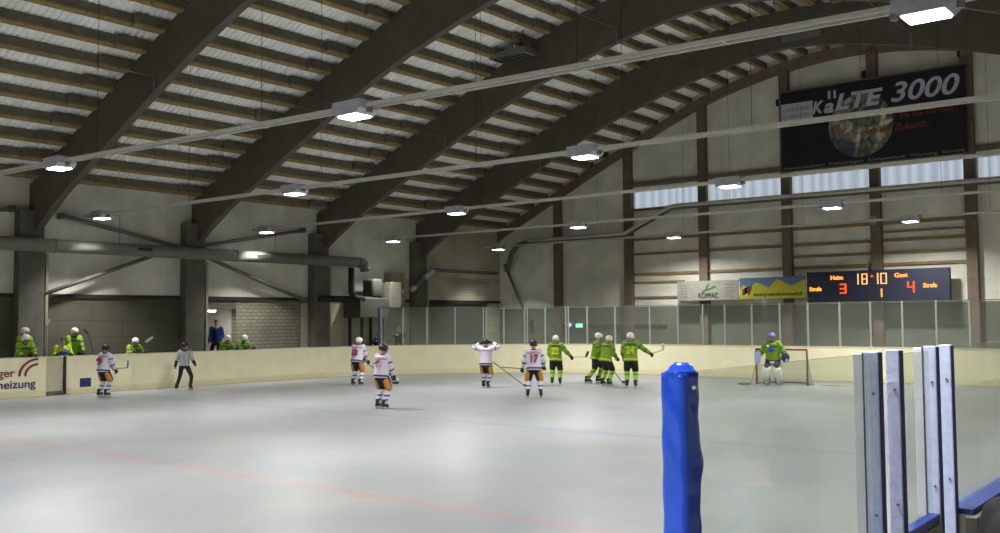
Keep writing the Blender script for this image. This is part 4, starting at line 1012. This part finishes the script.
figure('player in white jersey raising both dark gloves to the face', 'person', WG, (-7.67, 15.87, 0), 22, 1.75, ph=.93, lean=4, feet=((-.10, .06), (.12, -.10)), hands=((-.24, .08, 1.60), (.22, .12, 1.62)), kit='white', helmet='black', number=None, look=(-10, 0), elbow=(-.8, .1),
       stick=dict(label='long dark stick slanting down to the ice between two white players', butt=(.14, .12, 1.0), tip=(1.15, .95, .05), blade=(.26, .1, 0), mat=mat('dark_long_stick', (48, 48, 48))))
figure('player in white jersey with big maroon back number, seen from behind', 'person', WG, (-3.91, 13.59, 0), 36, 1.75, lean=10, feet=((-.19, .0), (.22, .02)), toes=(12, -14), hands=((-.36, .18, .92), (.32, .25, .98)), kit='white', helmet='black', number='17', look=(0, -10),
       stick=dict(label='dark stick pointing sideways from the glove of the numbered white player', butt=(-.30, .16, .90), tip=(-.82, .40, .92), blade=(-.22, .05, .0)))
figure('player in green jersey and white helmet with stick stretched sideways, nearest the white players', 'person', GG, (-6.68, 18.58, 0), 30, 1.79, lean=10, feet=((-.14, .04), (.16, -.05)), hands=((-.22, .30, 1.0), (.55, .12, 1.03)), kit='green', helmet='offwhite', number='22', look=(-15, -10),
       stick=dict(label='thin stick stretched out by the green player beside the white players', butt=(.50, .12, 1.0), tip=(1.10, .16, 1.0), blade=(.10, 0, .22), mat=mat('grey_stick', (120, 120, 112))))
figure('taller player in green jersey standing behind in the group of three', 'person', GG, (-5.92, 20.01, 0), -60, 1.86, lean=10, feet=((-.1, .12), (.12, -.26)), hands=((-.28, .22, .92), (.28, .28, .95)), kit='green', helmet='offwhite', number=None, look=(0, -12),
       stick=dict(label='dark stick resting on the ice by the back player of the green group', butt=(.28, .28, .95), tip=(.35, .95, .06), blade=(.05, .24, .0)))
figure('player in green jersey leaning forward in the middle of the green group', 'person', GG, (-4.90, 19.10, 0), -10, 1.82, lean=16, ph=.95, feet=((-.18, .05), (.16, .0)), hands=((-.20, .34, .98), (.20, .36, .98)), kit='green', helmet='offwhite', number=None, look=(0, -14),
       stick=dict(label='dark stick held upright low by the middle player of the green group', butt=(-.20, .34, 1.0), tip=(-.42, .75, .06), blade=(-.22, .12, 0)))
figure('player in green jersey with yellow back number pointing the stick to the goal', 'person', GG, (-3.67, 18.73, 0), 28, 1.90, lean=8, feet=((-.13, .03), (.15, -.03)), hands=((-.24, .20, .98), (.66, .10, 1.10)), kit='green', helmet='offwhite', number='24', look=(-20, -8),
       stick=dict(label='pale stick with white blade held out by the green player nearest the goal', butt=(.60, .10, 1.08), tip=(1.06, .14, 1.22), blade=(.0, .0, .24), mat=mat('grey_stick', (120, 120, 112)), tape=TAPE))
figure('goalkeeper in green jersey with white leg pads standing before the goal', 'person', None, (-.06, 22.1, 0), 190, 1.90, ph=.93, lean=10, feet=((-.20, .02), (.20, .02)), toes=(10, -10), hands=((.46, .16, .95), (-.46, .16, .95))[::-1], kit='goalie', helmet='goalie', look=(0, -4), name='goalkeeper')
make_stick('yellow goalkeeper stick resting its long blade on the ice', (-.55, 21.93, .92), (-.74, 21.75, .06), (-.42, -.12, .0), YSHAFT, mat('dim_tape', (120, 120, 100)))
make_stick('spare pale stick lying on the ice beside the goal post', (1.25, 22.9, .02), (1.95, 22.95, .02), (.22, .05, .0), mat('pale_stick', (170, 168, 150)), TAPE)

# bench platform, seats and the people on it
b = nb(); box(b, -19.95, -17.52, -6, 26, -.02, .58); pl = struct('floor_bench', b, CONC)
t = thing('team_bench', 'dim wooden team bench running behind the board gate', 'bench', (-18.95, 8, .58))
b = nb(); box(b, -.18, .18, -9, 3.4, .38, .43, .01); obj('seat', b, PURLIN, t)
for yy in (-8.5, -4.5, -.5, 3.2):
    b = nb(); box(b, -.15, .15, yy-.04, yy+.04, 0, .38); obj('leg', b, DARKSTEEL, t)
def bench(label, y, x, heading, top, kit='green', helmet='white', helm=True, lean=25, hz=.0, hands=None, look=(0, 0), sit=True, **k):
    # choose the pelvis height so the head comes to `top` above the floor of the bench
    l = radians(lean); hh = .53*cos(l)+.185*cos(l*.6)+.145
    H = 1.80; z0 = .58; need = (top-z0)/(H/1.85)-hh
    ph = max(.50, min(.96, need))
    reach = Vector((0, .53*sin(l), ph+.53*cos(l)))
    hands = hands or ((-.22, reach.y+.34, (BH-z0)/(H/1.85)+.05), (.22, reach.y+.34, (BH-z0)/(H/1.85)+.05))
    ff = .42 if ph < .7 else .05
    return figure(label, 'person', BG, (x, y, z0), heading, H, ph=ph, lean=lean, feet=((-.14, ff), (.14, ff)), hands=hands, kit=kit, helmet=helmet, helm=helm, look=look, **k)
bench('bench player in green leaning on the boards above the lettered advert', 4.98, -18.02, -90, 1.99, lean=28, look=(10, -15))
bench('bench player in green with ivory face guard just behind another helmet', 5.32, -18.65, -75, 2.20, helmet='offwhite', lean=8, look=(30, -10))
bench('bare-headed bench person in lime shirt with blue chest print', 6.28, -18.0, -105, 1.87, kit='lime', helm=False, lean=18, name='bench_person', look=(-10, 0))
bench('bench player in green with white helmet, white gloves on the board edge', 6.95, -18.5, -100, 2.17, helmet='offwhite', lean=10, look=(20, -10))
bench('bench player in green whose white helmet just clears the boards alone', 8.95, -18.35, -90, 1.74, lean=34, look=(0, -10))
bench('green bench player hanging over the boards, the one closer to the coach', 12.62, -18.12, -90, 1.83, lean=34, look=(10, -25))
bench('green bench player hanging over the boards with white glove beside the brick panel', 13.40, -18.12, -90, 1.82, lean=34, look=(-20, -25))
figure('coach in blue jacket and dark vest standing in the lit doorway', 'person', None, (-18.95, 12.95, .58), -150+0, 1.88, ph=.97, lean=2, hands=((-.22, .14, .95), (.24, .14, .95)), kit='blue', helm=False, look=(35, 0), name='coach')
figure('person in dark coat behind the first shield glass panel', 'person', 'spectators behind the corner glass', (-18.7, 22.75, .58), -120, 1.62, ph=.90, lean=12, hands=((-.2, .3, 1.2), (.2, .3, 1.2)), kit='dark', helm=False, look=(0, -10), name='spectator')
figure('smaller person in dark coat beside the blue edge post of the glass', 'person', 'spectators behind the corner glass', (-18.7, 21.35, .58), -110, 1.35, ph=.80, lean=14, hands=((-.2, .3, 1.1), (.2, .3, 1.1)), kit='dark', helm=False, look=(0, -10), name='spectator')
figure('person in dark jacket cut off by the picture edge beyond the near boards', 'person', None, (12.585, -4.87, -.02), -35, 1.86, ph=.97, lean=12, hands=((-.25, .3, 1.0), (.25, .3, 1.0)), kit='dark', helm=False, look=(0, -5), name='spectator')
make_stick('stick standing upright behind the bench with its white blade showing', (-17.9, 5.72, .60), (-17.9, 5.72, 2.25), (.02, .12, .20), SHAFT, TAPE)
make_stick('stick leaning behind the bench beside the player with white gloves', (-17.75, 7.45, .62), (-17.9, 7.15, 1.95), (.05, -.2, .16), SHAFT, GLV)
make_stick('stick with white blade leaning behind the boards near the lone helmet', (-17.85, 9.05, .60), (-17.85, 9.25, 1.62), (0, .30, .18), SHAFT, TAPE)
